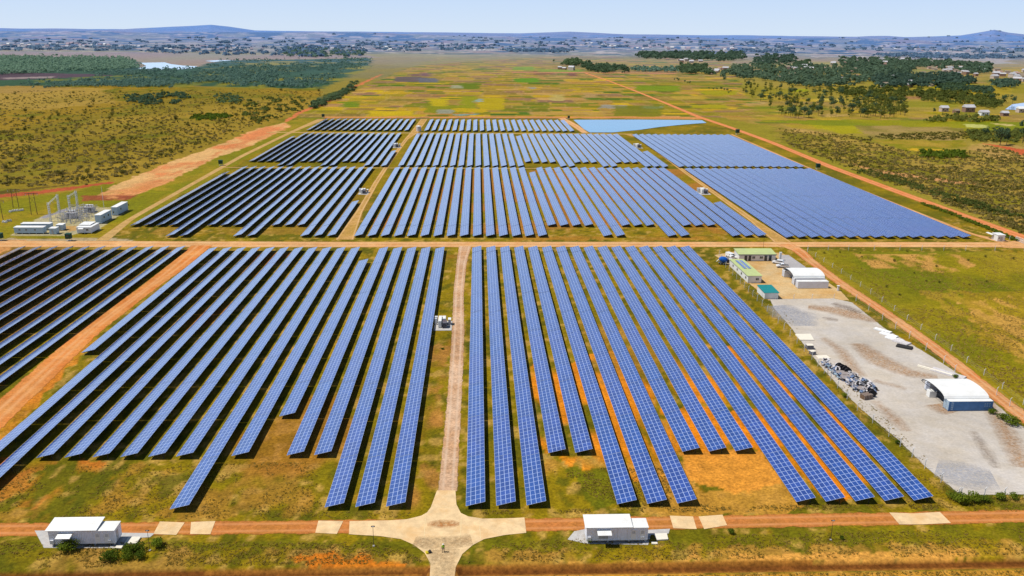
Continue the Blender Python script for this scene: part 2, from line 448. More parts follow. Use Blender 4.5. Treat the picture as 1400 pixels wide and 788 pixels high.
# ---- paddy mosaic
PAD = [(385, 161.5), (478, 128), (540, 100), (600, 78), (760, 74), (900, 78), (1000, 84), (1010, 110), (1040, 150), (1070, 172), (1000, 172), (960, 163.0), (700, 162.2)]
PADP = poly(*PAD)
ins = pip(PADP, GX + jx * .3, GY + jy * .3)
pc = [S(176, 148, 24), S(150, 134, 24), S(182, 150, 20), S(126, 124, 22), S(168, 130, 56), S(158, 124, 74), S(164, 138, 44), S(136, 128, 34), S(108, 120, 20), S(176, 140, 78), S(146, 114, 78), S(156, 136, 34), S(190, 154, 26), S(146, 122, 54), S(156, 128, 58), S(166, 134, 62)]
pcn = np.array(pc)
def cells(x, y, cw, ch, seed):
    row = np.floor(y / ch + 0.35 * (vnoise(x / 300.0, y / 500.0, seed) - .5))
    off = _hash(row, row * 0 + 5, seed)
    wv = 0.55 + 0.9 * _hash(row, row * 0 + 9, seed + 1)
    cx = x / (cw * wv) + off * 7
    col = np.floor(cx)
    e = np.minimum(cx - col, 1 - (cx - col)) * cw * wv
    return _hash(row, col, seed + 2), _hash(row, col, seed + 3), e
h1, h2, e1 = cells(GX, GY, 52.0, 44.0, 40)
h3, h4, e2 = cells(GX + 40, GY + 20, 34.0, 19.0, 50)
big = fbm(GX / 260, GY / 500, 60, 2) 
sel = np.where(h2 > .45, h1, h3)
pi_ = np.clip((sel * len(pc)).astype(int), 0, len(pc) - 1)
base = pcn[pi_]
gr = np.array(S(160, 146, 40))
base = base * 0.96 + gr * 0.04
base = base * (0.84 + 0.30 * h4[:, None])
_w = (sstep(.45, .62, fbm(GX / 70, GY / 26, 66, 3)) * .22)[:, None]; base = base * (1 - _w) + np.array(S(166, 134, 62)) * _w
_w = (sstep(.5, .66, fbm(GX / 110, GY / 60, 67, 3)) * .2)[:, None]; base = base * (1 - _w) + np.array(S(134, 132, 14)) * _w
_mn = base.mean(axis=0)[None, :]; base = np.clip(_mn + (base - _mn) * 1.35, .01, .8)
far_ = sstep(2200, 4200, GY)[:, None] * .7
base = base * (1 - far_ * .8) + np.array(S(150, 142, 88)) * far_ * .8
lines = (np.minimum(e1, e2 + 3 * (h2 <= .45)) < 1.6) & (GY < 2200)
base[lines] = base[lines] * .5 + np.array(S(176, 146, 92)) * .5
C[ins] = base[ins]
def quadp(cx, cy, w, h, col, a=1.0, sk=0):
    paint([(cx - w / 2 + sk, cy - h / 2), (cx + w / 2 + sk, cy - h / 2), (cx + w / 2 - sk, cy + h / 2), (cx - w / 2 - sk, cy + h / 2)], col, .7, a)
for a in [(560, 108.5, 40, 7, S(104, 88, 96)), (586, 110, 26, 6, S(110, 108, 134)), (582, 102.5, 14, 4, S(120, 88, 90)), (567, 103, 14, 3, S(120, 88, 80)),
          (478, 143, 24, 8, S(118, 138, 4)), (600, 141, 24, 12, S(192, 168, 8)), (612, 150, 60, 10, S(140, 138, 6)), (535, 155, 60, 6, S(196, 166, 0)), (640, 140, 22, 16, S(150, 148, 6)), (672, 142, 34, 16, S(184, 160, 4)),
          (642, 151, 44, 5, S(190, 160, 20)), (654, 137.3, 11, 4.5, S(150, 170, 196)), (609, 152.6, 18, 5, S(160, 156, 158)), (637, 157, 30, 1.6, S(130, 160, 180)), (838, 146, 36, 5, S(160, 150, 158)), (893, 147, 28, 3, S(150, 172, 176)), (872, 152, 66, 14, S(122, 122, 20), .8),
          (720, 110, 34, 6, S(100, 146, 10)), (640, 118, 30, 8, S(108, 124, 14)), (900, 121, 60, 7, S(126, 146, 10), .9), (742, 100, 26, 5, S(132, 94, 50)), (783, 102, 14, 5, S(124, 80, 60)), (762, 134, 16, 9, S(192, 170, 110), .8), (808, 131, 20, 6, S(168, 138, 90)), (940, 134, 44, 5, S(178, 150, 60)), (970, 146, 50, 5, S(176, 160, 10)), (728, 121, 9, 3, S(150, 150, 170)),
          (625, 119, 14, 4, S(168, 162, 150)), (765, 97, 60, 4, S(136, 156, 40), .8), (716, 94, 30, 5, S(118, 156, 30), .8), (1010, 158, 50, 8, S(160, 124, 66)), (985, 127, 50, 6, S(170, 156, 20))]:
    quadp(a[0], a[1], a[2], a[3], a[4], a[5] if len(a) > 5 else .95)
# far pinkish plain
paint([(500, 86), (520, 77), (690, 72), (1000, 72), (1010, 78), (760, 77), (640, 84), (560, 92)], S(160, 138, 98), 1, .5, col2=S(150, 150, 96), field2=f_vbig)
# right hand country
R0 = [(955, 160), (1035, 160), (1010, 110), (1000, 84), (1000, 66), (1700, 70), (1700, 345), (1400, 345), (1400, 325), (1237, 268), (1137, 229), (1050, 194), (1000, 177)]
paint(R0, S(156, 140, 44), 1, col2=S(164, 142, 62), field2=f_big)
paint([(1000, 92), (1000, 64), (1600, 66), (1600, 96), (1400, 92)], S(158, 146, 104), 1, col2=S(164, 142, 110), field2=f_vbig)
paint([(1085, 73.5), (1150, 72), (1172, 76), (1130, 78), (1100, 77)], S(200, 204, 214), .6, .9, (.35, .55), f_big)
paint([(1130, 78), (1180, 77.5), (1390, 81), (1370, 84), (1240, 82)], S(206, 204, 214), .6, .9, (.42, .56), f_big)
paint([(1300, 85), (1370, 84), (1395, 87), (1330, 88)], S(206, 210, 226), .5, .8)
for a in [(1065, 90, 60, 5, S(146, 152, 30)), (1140, 88, 90, 6, S(158, 158, 40)), (1170, 96, 50, 5, S(140, 156, 26)), (1255, 98, 26, 6, S(130, 152, 30)), (1170, 107, 50, 2.5, S(196, 160, 90)), (1095, 123.5, 18, 4, S(160, 160, 6)), (1130, 137, 40, 3, S(206, 180, 90)), (1270, 143, 80, 8, S(150, 140, 40)), (1255, 157, 70, 8, S(176, 158, 4)), (1345, 125, 70, 14, S(170, 146, 40)), (1300, 118, 60, 10, S(166, 150, 20)), (1380, 110, 60, 8, S(160, 148, 40)), (1330, 165, 60, 3, S(120, 130, 10)),
          (1035, 141, 22, 4, S(196, 170, 110)), (1170, 152, 60, 5, S(180, 156, 10)), (1140, 158, 40, 4, S(204, 168, 120)), (1245, 134, 60, 4, S(158, 118, 80)), (1080, 152, 30, 4, S(190, 176, 90)), (1050, 148, 40, 8, S(134, 146, 20))]:
    quadp(a[0], a[1], a[2], a[3], a[4], .9)
_P = poly((960, 158), (1050, 128), (1240, 150), (1400, 158), (1500, 168), (1400, 178), (1180, 180), (1060, 174))
_i = pip(_P, GX + jx, GY + jy); C[_i] = C[_i] * .4 + base[_i] * .6
_P = poly((1000, 78), (1500, 82), (1500, 120), (1240, 112), (1000, 106))
_i = pip(_P, GX + jx, GY + jy); C[_i] = C[_i] * .45 + base[_i] * .55
paint([(1040, 166), (1150, 164), (1400, 167), (1500, 172), (1500, 182), (1300, 178), (1180, 176)], S(168, 152, 10), 1, .9, col2=S(134, 140, 10), field2=f_big)
paint([(1100, 171), (1180, 172), (1185, 182), (1150, 183)], S(176, 162, 0), .5, .9)
paint([(1318, 169.5), (1352, 171.5), (1350, 175), (1322, 174)], S(212, 206, 140), .4, .9)
paint([(1350, 168), (1392, 171), (1380, 173)], S(214, 190, 140), .4, .9)
paint([(1165, 171), (1325, 175), (1310, 193), (1190, 189)], S(166, 140, 88), 1, .95, col2=S(140, 124, 60))
paint([(1195, 192), (1315, 192), (1322, 200), (1240, 206)], S(140, 132, 10), .6, .95, col2=S(168, 140, 50))
paint([(1240, 203), (1306, 205), (1304, 210), (1250, 207)], S(206, 166, 40), .5, .9)
SAVR = [(1060, 172), (1165, 186), (1250, 212), (1320, 208), (1350, 190), (1500, 190), (1500, 330), (1400, 318), (1237, 256), (1137, 220), (1060, 192)]
paint(SAVR, S(168, 140, 66), 1.1, col2=S(142, 128, 36), field2=f_mid)
paint(SAVR, S(186, 150, 90), 1, .8, (.48, .66), f_big)
paint(SAVR, S(128, 120, 24), 1, .7, (.55, .7), f_small)
paint([(1155, 222), (1210, 234), (1330, 250), (1345, 254), (1290, 250), (1200, 236)], S(206, 150, 104), .6, .9)
paint([(1345, 197), (1365, 199), (1400, 205), (1500, 212), (1500, 222), (1400, 213), (1370, 203)], S(196, 92, 56), .5, .95)
# right field below the middle road
RF = [(1098, 343), (1500, 345), (1500, 640), (1400, 562), (1310, 495), (1230, 436), (1160, 388), (1110, 352)]
paint(RF, S(150, 134, 14), .6, col2=S(124, 122, 4), field2=f_mid)
paint(RF, S(172, 142, 50), .6, .65, (.55, .72), f_big)
paint([(1160, 346), (1300, 345), (1330, 362), (1300, 374), (1200, 366)], S(196, 148, 80), 1, .95, (.34, .56), f_small)
paint([(1310, 412), (1420, 402), (1500, 420), (1500, 540), (1380, 480), (1330, 440)], S(214, 162, 94), 1, .95, (.44, .56), fbm(GX / 3.0, GY / 10.0, 141, 4))
paint([(1255, 395), (1330, 400), (1400, 470), (1400, 500), (1330, 460)], S(172, 140, 50), 1, .7, (.42, .6), f_small)
paint([(1310, 400), (1500, 396), (1500, 520), (1340, 470)], S(168, 134, 40), 1, .5)
# soil tones inside the farm
ORANGE, REDD, TAN = S(226, 138, 34), S(196, 112, 52), S(190, 146, 72)
paint([(985, 470), (1110, 520), (1215, 640), (1180, 676), (1090, 660), (1040, 610), (1060, 668), (980, 672), (900, 655), (820, 650), (750, 622), (700, 560), (730, 500), (860, 480)], ORANGE, 1.6, .92, (.40, .62), fbm(GX / 7.0, GY / 16.0, 70, 4))
paint([(900, 560), (1060, 560), (1180, 655), (1150, 690), (1090, 664), (1040, 612), (1000, 612), (940, 600)], S(230, 136, 28), 1.4, .9, (.30, .5), f_small)
paint([(700, 338), (1000, 400), (1100, 480), (860, 520), (720, 520)], S(176, 128, 52), 1.6, .6, (.52, .68), f_mid)
paint([(745, 632), (930, 632), (960, 670), (1080, 655), (1110, 690), (1060, 706), (860, 706), (740, 700)], S(196, 142, 60), 1.2, .8, (.40, .6), f_mid)
paint([(930, 618), (1040, 616), (1070, 662), (1000, 672), (940, 655)], S(224, 150, 60), .8, .9)
paint([(775, 640), (830, 640), (850, 690), (810, 692)], S(112, 112, 2), 1, .8)
paint([(-60, 600), (60, 628), (170, 628), (150, 655), (60, 690), (-60, 700)], S(200, 118, 44), 1.8, .85, (.40, .58), f_small)
paint([(-60, 640), (420, 636), (430, 705), (-60, 712)], S(168, 122, 52), 1.5, .6, (.42, .6), f_small)
paint([(400, 380), (640, 345), (610, 660), (560, 690), (240, 690)], S(166, 108, 44), 1.5, .6, (.52, .68), f_mid)
paint([(255, 345), (400, 345), (60, 640), (0, 660), (-200, 660), (-60, 600)], S(178, 106, 48), 1.5, .6, (.5, .66), f_mid)
paint([(-300, 338), (256, 338), (190, 396), (0, 530), (-300, 700)], S(140, 96, 50), 1, .6, (.4, .6), f_mid)
paint([(205, 388), (215, 390), (112, 486), (0, 605), (-60, 640), (-60, 560), (0, 562), (120, 468)], S(214, 130, 46), .8, .9, (.25, .5), f_mid)
paint([(590, 470), (610, 470), (603, 600), (596, 700), (560, 705), (572, 640)], S(176, 120, 62), 1.2, .7, (.35, .6), f_small)
paint([(700, 323), (1060, 323), (1060, 329), (700, 329)], S(170, 120, 44), 1, .8, (.35, .6), f_mid)
# between the middle blocks: reddish strips seen between the rows
paint([(560, 232), (1000, 232), (1030, 320), (500, 320)], S(178, 116, 56), 1, .7, (.42, .6), f_mid)
paint([(200, 320), (400, 235), (520, 235), (490, 320)], S(150, 116, 44), 1, .7, (.45, .62), f_mid)
# foreground verge
paint([(-60, 752), (330, 748), (560, 756), (590, 790), (-60, 810)], S(166, 126, 62), 1.5, .75, (.38, .58), f_small)
paint([(395, 764), (470, 760), (545, 764), (560, 780), (420, 780)], S(214, 124, 36), 1.5, .95, (.3, .5), f_small)
paint([(640, 752), (1420, 742), (1420, 772), (640, 780)], S(184, 136, 64), 1.5, .7, (.40, .6), f_small)
paint([(1150, 756), (1400, 753), (1420, 764), (1240, 767), (1050, 768), (760, 776), (720, 770)], S(222, 160, 78), 1, .85, (.30, .55), f_mid)
paint([(-60, 740), (590, 742), (560, 752), (-60, 752)], S(118, 112, 10), 1.2, .7)
paint([(640, 740), (1420, 720), (1420, 740), (640, 752)], S(124, 116, 12), 1.2, .6)
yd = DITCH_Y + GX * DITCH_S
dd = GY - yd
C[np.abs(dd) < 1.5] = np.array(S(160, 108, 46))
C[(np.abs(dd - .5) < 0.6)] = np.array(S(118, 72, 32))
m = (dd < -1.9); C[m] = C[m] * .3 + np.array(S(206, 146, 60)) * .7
# broad red cutting upper left
CUT = [(128, 271), (150, 258), (178, 244), (226, 224), (300, 198), (352, 176), (392, 168), (396, 174), (342, 200), (300, 214), (262, 232), (226, 252), (200, 262), (170, 272)]
paint(CUT, S(216, 172, 118), .5, 1, col2=S(212, 146, 96), field2=f_mid)
paint([(226, 226), (300, 199), (352, 177), (392, 169), (380, 178), (330, 196), (262, 224), (210, 246)], S(216, 132, 84), .5, .85, (.36, .6), f_mid)
paint([(128, 271), (170, 258), (230, 246), (262, 234), (200, 262)], S(186, 150, 74), .6, .5, (.4, .6), f_small)
paint([(262, 226), (350, 184), (352, 190), (300, 212), (258, 233), (205, 259), (170, 270), (150, 270), (210, 250)], S(202, 124, 80), .5, .7, (.35, .6), f_small)
paint([(-200, 268), (0, 266), (80, 258), (150, 249), (160, 250), (80, 262), (0, 271), (-200, 273)], S(176, 84, 56), .4, .95)
paint([(-200, 264), (0, 262), (150, 246), (0, 266), (-200, 268)], S(84, 66, 30), .4, .7)
paint([(112, 268), (190, 268), (172, 274), (110, 275)], S(146, 74, 52), .4, .9, (.3, .5), f_small)
# thin red road going on to the fields, orange bank behind the farm
def track(pts, wpx, col, jit=.3, a=.95):
    up = [(x, y - w_ / 2) for (x, y), w_ in zip(pts, wpx)]
    dn = [(x, y + w_ / 2) for (x, y), w_ in zip(pts, wpx)]
    paint(up + dn[::-1], col, jit, a)
track([(392, 166), (410, 154), (430, 146), (450, 137), (478, 122), (500, 112), (522, 102)], [5, 4, 3.2, 3.5, 3, 2.4, 1.6], S(208, 118, 76))
track([(440, 132.5), (470, 123), (490, 112)], [3, 2.4, 2], S(70, 86, 40))
track([(444, 160.8), (600, 160.6), (800, 160.6), (960, 161.6)], [2, 2, 2.4, 2.6], S(206, 140, 84))
track([(444, 162.2), (640, 161.8), (780, 162.2)], [1, 1, 1], S(120, 104, 80))
track([(700, 99.4), (800, 99.6), (900, 100.4), (925, 101)], [1.2, 1.2, 1.2, 1.2], S(196, 130, 90))
track([(700, 108), (712, 128), (722, 146), (731, 160)], [2, 2, 2, 2], S(170, 140, 96), .2, .6)
track([(664, 90), (665, 120)], [2, 2], S(170, 150, 96), .2, .4)
# pale gravel with a lavender strip at substation, and grey apron
paint([(16, 322), (52, 298), (94, 284), (120, 281), (178, 287), (150, 303), (134, 316), (80, 323)], S(190, 176, 166), .3, .95, col2=S(206, 186, 160), field2=f_small)
paint([(52, 298.5), (88, 285.5), (97, 285.5), (62, 299)], S(152, 146, 196), .2, .8)
paint([(88, 309), (104, 309), (106, 316), (86, 316)], S(190, 150, 90), .2, .9)
paint([(0, 327), (170, 326), (200, 334), (0, 334)], S(196, 172, 156), .4, .85, (.3, .5), f_mid)
paint([(-40, 330), (40, 328), (0, 347), (-40, 356)], S(210, 150, 96), .5, .8)
# distance haze written into the far land's own colour
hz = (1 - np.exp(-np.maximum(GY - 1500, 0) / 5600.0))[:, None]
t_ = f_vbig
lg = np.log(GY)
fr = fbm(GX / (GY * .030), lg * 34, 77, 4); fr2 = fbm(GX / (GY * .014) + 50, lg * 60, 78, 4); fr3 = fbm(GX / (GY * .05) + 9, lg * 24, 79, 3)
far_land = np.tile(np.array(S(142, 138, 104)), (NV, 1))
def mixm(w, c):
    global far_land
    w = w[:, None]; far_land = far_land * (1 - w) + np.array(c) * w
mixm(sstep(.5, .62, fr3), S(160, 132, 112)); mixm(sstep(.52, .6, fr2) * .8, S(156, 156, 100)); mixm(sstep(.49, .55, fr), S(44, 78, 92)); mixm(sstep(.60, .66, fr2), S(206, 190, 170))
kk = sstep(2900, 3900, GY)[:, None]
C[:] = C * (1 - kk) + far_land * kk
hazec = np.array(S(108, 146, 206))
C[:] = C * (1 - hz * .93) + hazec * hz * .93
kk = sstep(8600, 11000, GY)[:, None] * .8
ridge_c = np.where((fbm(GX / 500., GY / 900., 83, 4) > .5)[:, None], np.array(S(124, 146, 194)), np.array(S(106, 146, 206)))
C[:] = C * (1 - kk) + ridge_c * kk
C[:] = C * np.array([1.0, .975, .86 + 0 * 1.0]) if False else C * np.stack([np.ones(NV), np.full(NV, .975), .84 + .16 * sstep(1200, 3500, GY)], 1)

_gr = sstep(.60, .80, C[:, 1] / np.maximum(C[:, 0], 1e-4)) * (1 - sstep(1300, 2600, GY))
C[:] = C * (1 - _gr[:, None] * np.array([.18, .12, .30]))
me = bpy.data.meshes.new('ground')
me.vertices.add(NV)
co = np.empty((NV, 3), np.float32); co[:, 0] = GX; co[:, 1] = GY; co[:, 2] = GZ
me.vertices.foreach_set('co', co.ravel())
nq = (NR - 1) * (NT - 1)
i0 = (np.arange(NR - 1)[:, None] * NT + np.arange(NT - 1)[None, :]).ravel()
q = np.stack([i0, i0 + 1, i0 + 1 + NT, i0 + NT], 1).astype(np.int32)
me.loops.add(nq * 4); me.polygons.add(nq)
me.loops.foreach_set('vertex_index', q.ravel())
me.polygons.foreach_set('loop_start', (np.arange(nq) * 4).astype(np.int32))
me.polygons.foreach_set('loop_total', np.full(nq, 4, np.int32))
me.polygons.foreach_set('use_smooth', np.ones(nq, bool))
me.update(calc_edges=True)
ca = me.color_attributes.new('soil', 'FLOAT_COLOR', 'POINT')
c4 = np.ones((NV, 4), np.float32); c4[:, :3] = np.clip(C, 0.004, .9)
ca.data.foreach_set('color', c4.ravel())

def ground_mat(name, attr=True, col=None, alpha_edges=False, col2=None, fine=1.0, rut=None, soft=False):
    m, nt, b = nmat(name); N = nt.nodes; L = nt.links
    tc = N.new('ShaderNodeNewGeometry')
    if attr:
        at_ = N.new('ShaderNodeVertexColor'); at_.layer_name = 'soil'; base = at_.outputs['Color']
    else:
        nn = N.new('ShaderNodeTexNoise'); nn.inputs['Scale'].default_value = 0.09; nn.inputs['Detail'].default_value = 8; nn.inputs['Roughness'].default_value = .7
        L.new(tc.outputs['Position'], nn.inputs['Vector'])
        rr = N.new('ShaderNodeMapRange'); rr.inputs['From Min'].default_value = .38; rr.inputs['From Max'].default_value = .62; L.new(nn.outputs['Fac'], rr.inputs['Value'])
        mm = N.new('ShaderNodeMix'); mm.data_type = 'RGBA'; mm.inputs[6].default_value = (*col, 1); mm.inputs[7].default_value = (*(col2 or col), 1)
        L.new(rr.outputs[0], mm.inputs['Factor']); base = mm.outputs[2]
    out = base
    for sc_, det, lo, hi in ((0.035, 6, .86, 1.14), (0.35, 8, 1 - .30 * fine, 1 + .30 * fine), (1.5, 6, 1 - .46 * fine, 1 + .46 * fine)):
        no = N.new('ShaderNodeTexNoise'); no.inputs['Scale'].default_value = sc_; no.inputs['Detail'].default_value = det; no.inputs['Roughness'].default_value = .68
        L.new(tc.outputs['Position'], no.inputs['Vector'])
        r = N.new('ShaderNodeMapRange'); r.inputs['From Min'].default_value = .3; r.inputs['From Max'].default_value = .7; r.inputs['To Min'].default_value = lo; r.inputs['To Max'].default_value = hi
        L.new(no.outputs['Fac'], r.inputs['Value'])
        v = N.new('ShaderNodeVectorMath'); v.operation = 'SCALE'; L.new(out, v.inputs[0]); L.new(r.outputs[0], v.inputs['Scale']); out = v.outputs[0]
    if rut:
        # wheel tracks: a paler worn band at a fixed distance from the road edge, broken by noise
        uv_ = N.new('ShaderNodeUVMap'); su = N.new('ShaderNodeSeparateXYZ'); L.new(uv_.outputs[0], su.inputs[0])
        def mt_(op, a, b__, c=None):
            n = N.new('ShaderNodeMath'); n.operation = op
            for k, v_ in enumerate((a, b__, c)):
                if v_ is None: continue
                if isinstance(v_, (int, float)): n.inputs[k].default_value = v_
                else: L.new(v_, n.inputs[k])
            return n.outputs[0]
        dd_ = mt_('ABSOLUTE', mt_('SUBTRACT', su.outputs[0], rut[0]), 0)
        bandv = mt_('SUBTRACT', 1.0, mt_('DIVIDE', dd_, rut[1])); bandv = mt_('MAXIMUM', bandv, 0)
        n5 = N.new('ShaderNodeTexNoise'); n5.inputs['Scale'].default_value = .22; n5.inputs['Detail'].default_value = 6; L.new(tc.outputs['Position'], n5.inputs['Vector'])
        fct = mt_('MULTIPLY', bandv, mt_('MULTIPLY', n5.outputs['Fac'], 1.3))
        mr = N.new('ShaderNodeMix'); mr.data_type = 'RGBA'; L.new(fct, mr.inputs['Factor']); L.new(out, mr.inputs[6]); mr.inputs[7].default_value = (*rut[2], 1); out = mr.outputs[2]
    L.new(out, b.inputs['Base Color'])
    bp = N.new('ShaderNodeBump'); bp.inputs['Strength'].default_value = .55; bp.inputs['Distance'].default_value = .10 * fine
    L.new(no.outputs['Fac'], bp.inputs['Height']); L.new(bp.outputs[0], b.inputs['Normal'])
    b.inputs['Roughness'].default_value = .95; b.inputs['Specular IOR Level'].default_value = .08
    if alpha_edges:
        uv = N.new('ShaderNodeUVMap'); sp = N.new('ShaderNodeSeparateXYZ'); L.new(uv.outputs[0], sp.inputs[0])
        n3 = N.new('ShaderNodeTexNoise'); n3.inputs['Scale'].default_value = .35; n3.inputs['Detail'].default_value = 7; n3.inputs['Roughness'].default_value = .7
        L.new(tc.outputs['Position'], n3.inputs['Vector'])
        # u holds the distance to the edge in metres; ragged by noise
        s1 = N.new('ShaderNodeMath'); s1.operation = 'MULTIPLY_ADD'; L.new(n3.outputs['Fac'], s1.inputs[0]); s1.inputs[1].default_value = -alpha_edges; L.new(sp.outputs[0], s1.inputs[2])
        r3 = N.new('ShaderNodeMapRange'); r3.inputs['From Min'].default_value = -.38 * alpha_edges; r3.inputs['From Max'].default_value = -.22 * alpha_edges
        L.new(s1.outputs[0], r3.inputs['Value'])
        if soft:
            r3.inputs['From Min'].default_value = -.6 * alpha_edges; r3.inputs['From Max'].default_value = 0.25 * alpha_edges
            n4 = N.new('ShaderNodeTexNoise'); n4.inputs['Scale'].default_value = 1.3; n4.inputs['Detail'].default_value = 8; n4.inputs['Roughness'].default_value = .75
            L.new(tc.outputs['Position'], n4.inputs['Vector'])
            r4 = N.new('ShaderNodeMapRange'); r4.inputs['From Min'].default_value = .32; r4.inputs['From Max'].default_value = .62; r4.inputs['To Max'].default_value = soft; L.new(n4.outputs['Fac'], r4.inputs['Value'])
            mm4 = N.new('ShaderNodeMath'); mm4.operation = 'MULTIPLY'; L.new(r3.outputs[0], mm4.inputs[0]); L.new(r4.outputs[0], mm4.inputs[1]); L.new(mm4.outputs[0], b.inputs['Alpha'])
        else: L.new(r3.outputs[0], b.inputs['Alpha'])
    return m
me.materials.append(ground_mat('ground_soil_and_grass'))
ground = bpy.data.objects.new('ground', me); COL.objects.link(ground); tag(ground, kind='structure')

# ------------------------------------------------------------------ roads, yards, concrete: sheets a little above the ground
def strip(name, pts, widths, mat, z=0.02, seg=3.0):
    """road sheet along a centre line given in world metres; uv.x = distance to the nearer edge"""
    P = [Vector((p[0], p[1], 0)) for p in pts]
    dense = []; wd = []
    for i in range(len(P) - 1):
        n = max(1, int((P[i + 1] - P[i]).length / seg))
        for k in range(n):
            f = k / n; dense.append(P[i].lerp(P[i + 1], f)); wd.append(widths[i] * (1 - f) + widths[i + 1] * f)
    dense.append(P[-1]); wd.append(widths[-1])
    for _ in range(4):
        dense = [dense[0]] + [(dense[i - 1] + dense[i] * 2 + dense[i + 1]) / 4 for i in range(1, len(dense) - 1)] + [dense[-1]]
    vs = []; uvs = []; cross = [-.5, -.25, 0, .25, .5]
    for i, p in enumerate(dense):
        d = (dense[min(i + 1, len(dense) - 1)] - dense[max(i - 1, 0)]).normalized(); nrm = Vector((-d.y, d.x, 0))
        for c in cross:
            vs.append(p + nrm * (c * wd[i]) + Vector((0, 0, z))); uvs.append(((0.5 - abs(c)) * wd[i], i))
    nc = len(cross); fs = []
    for i in range(len(dense) - 1):
        for k in range(nc - 1):
            fs.append((i * nc + k, i * nc + k + 1, (i + 1) * nc + k + 1, (i + 1) * nc + k))
    return sheet(name, vs, fs, uvs, mat)
def sheet(name, vs, fs, uvs, mat):
    me = bpy.data.meshes.new(name); me.from_pydata([tuple(v) for v in vs], [], fs); me.materials.append(mat)
    if uvs:
        ul = me.uv_layers.new(name='UVMap')
        for lp in me.loops: ul.data[lp.index].uv = uvs[lp.vertex_index]
    me.update()
    import bmesh
    bm = bmesh.new(); bm.from_mesh(me)
    for f in bm.faces: f.normal_update()
    fl = [f for f in bm.faces if f.normal.z < 0]
    bmesh.ops.reverse_faces(bm, faces=fl); bm.to_mesh(me); bm.free()
    o = bpy.data.objects.new(name, me); COL.objects.link(o); return tag(o, kind='structure')
def area(name, P, mat, z, step=2.0):
    """filled irregular area with uv.x = distance to its edge (grid clipped by the outline)"""
    import bmesh
    from mathutils.geometry import tessellate_polygon
    n = len(P)
    cx = sum(p[0] for p in P) / n; cy = sum(p[1] for p in P) / n
    # rings shrinking inwards give the edge distance
    vs = []; uvs = []; fs = []
    dense = []
    for i in range(n):
        a = Vector(P[i]); b = Vector(P[(i + 1) % n]); k = max(1, int((b - a).length / step))
        for j in range(k): dense.append(a.lerp(b, j / k))
    m = len(dense)
    area2 = sum(dense[i].x * dense[(i + 1) % m].y - dense[(i + 1) % m].x * dense[i].y for i in range(m))
    s = 1 if area2 > 0 else -1
    inner = []
    for i in range(m):
        d = (dense[(i + 1) % m] - dense[i - 1]).normalized(); nr = Vector((-d.y, d.x)) * s
        inner.append(dense[i] + nr * 1.5)
    vs = [(p.x, p.y, z) for p in dense] + [(p.x, p.y, z) for p in inner]
    uvs = [(0, 0)] * m + [(1.5, 0)] * m
    for i in range(m):
        j = (i + 1) % m; fs.append((i, j, m + j, m + i))
    tri = tessellate_polygon([[Vector((p.x, p.y, 0)) for p in inner]])
    fs += [tuple(m + k for k in t) for t in tri]
    return sheet(name, vs, fs, uvs, mat)

RM = {}
RM['tan'] = ground_mat('pale_dirt_road', False, S(222, 172, 118), 1.6, S(214, 152, 92), .6, (2.6, 1.1, S(236, 196, 144)))
RM['orange'] = ground_mat('orange_dirt_road', False, S(204, 126, 66), 2.4, S(190, 124, 58), .7, (1.5, .6, S(222, 154, 100)))
RM['red'] = ground_mat('red_dirt_road', False, S(222, 140, 84), 1.8, S(216, 122, 66), .6, (2.4, .9, S(236, 168, 116)))
RM['leftor'] = ground_mat('orange_track_soil', False, S(220, 150, 84), 2.4, S(212, 126, 60), .6, (3.2, 1.0, S(232, 172, 116)))
RM['gravel'] = ground_mat('gravel_road', False, S(214, 178, 146), 1.3, S(198, 152, 112), .9, (1.2, .5, S(226, 196, 168)))
RM['farm'] = ground_mat('twin_rut_track', False, S(206, 160, 98), 1.8, S(186, 146, 70), .7, (1.0, .5, S(232, 190, 140)))
RM['service'] = ground_mat('service_road_soil', False, S(216, 158, 104), 2.2, S(210, 128, 70), .6, (1.7, .6, S(226, 178, 130)))
RM['yard'] = ground_mat('gravel_yard', False, S(206, 198, 190), 1.2, S(202, 190, 174), .28)
RM['stain'] = ground_mat('brown_track_stain', False, S(206, 160, 104), 3.4, S(192, 134, 78), .8, soft=.62)
RM['stain_dark'] = ground_mat('dark_yard_stain', False, S(140, 118, 104), 2.8, S(150, 120, 96), .8, soft=.6)
RM['stain_grey'] = ground_mat('blue_grey_yard_patch', False, S(176, 182, 200), 5, S(184, 188, 200), .4, soft=.6)
RM['sand'] = ground_mat('sandy_yard', False, S(218, 188, 140), 1.2, S(208, 164, 102), .4)
RM['pad'] = ground_mat('grey_pad', False, S(190, 186, 186), .01, S(180, 176, 176), .3)
RM['thin'] = ground_mat('thin_track_soil', False, S(204, 166, 104), 1.2, S(190, 150, 90), .6)

YM = 366.4
strip('middle_road', [(-330, YM + 3), (-200, YM + 1.2), (-60, YM), (110, YM), (200, YM - .5), (330, YM - 2)], [13, 12, 10.5, 10, 10, 10], RM['tan'], .03)
strip('centre_road', [at(636, 337), at(631, 360), at(627, 400), at(626, 465), at(620, 565), at(612, 672)], [6, 4.6, 4.2, 4.4, 4.2, 4.4], RM['gravel'], .045)
strip('left_track', [at(276, 336), at(240, 366), at(205, 392), at(120, 455), at(0, 566), at(-120, 680)], [10, 9, 7.5, 8, 9, 9], RM['leftor'], .04)
strip('mid_left_track', [at(471, 328), at(491, 290), at(514, 250), at(535, 218), at(556, 190), at(566, 182), at(580, 163)], [9, 4.4, 4.0, 3.8, 4.2, 8, 8], RM['farm'], .05)
strip('mid_right_track', [at(1070, 331), at(1030, 302), at(985, 270), at(940, 238), at(905, 212), at(872, 188), at(858, 184)], [9, 4.8, 4.2, 4, 4, 4.5, 7], RM['farm'], .05)
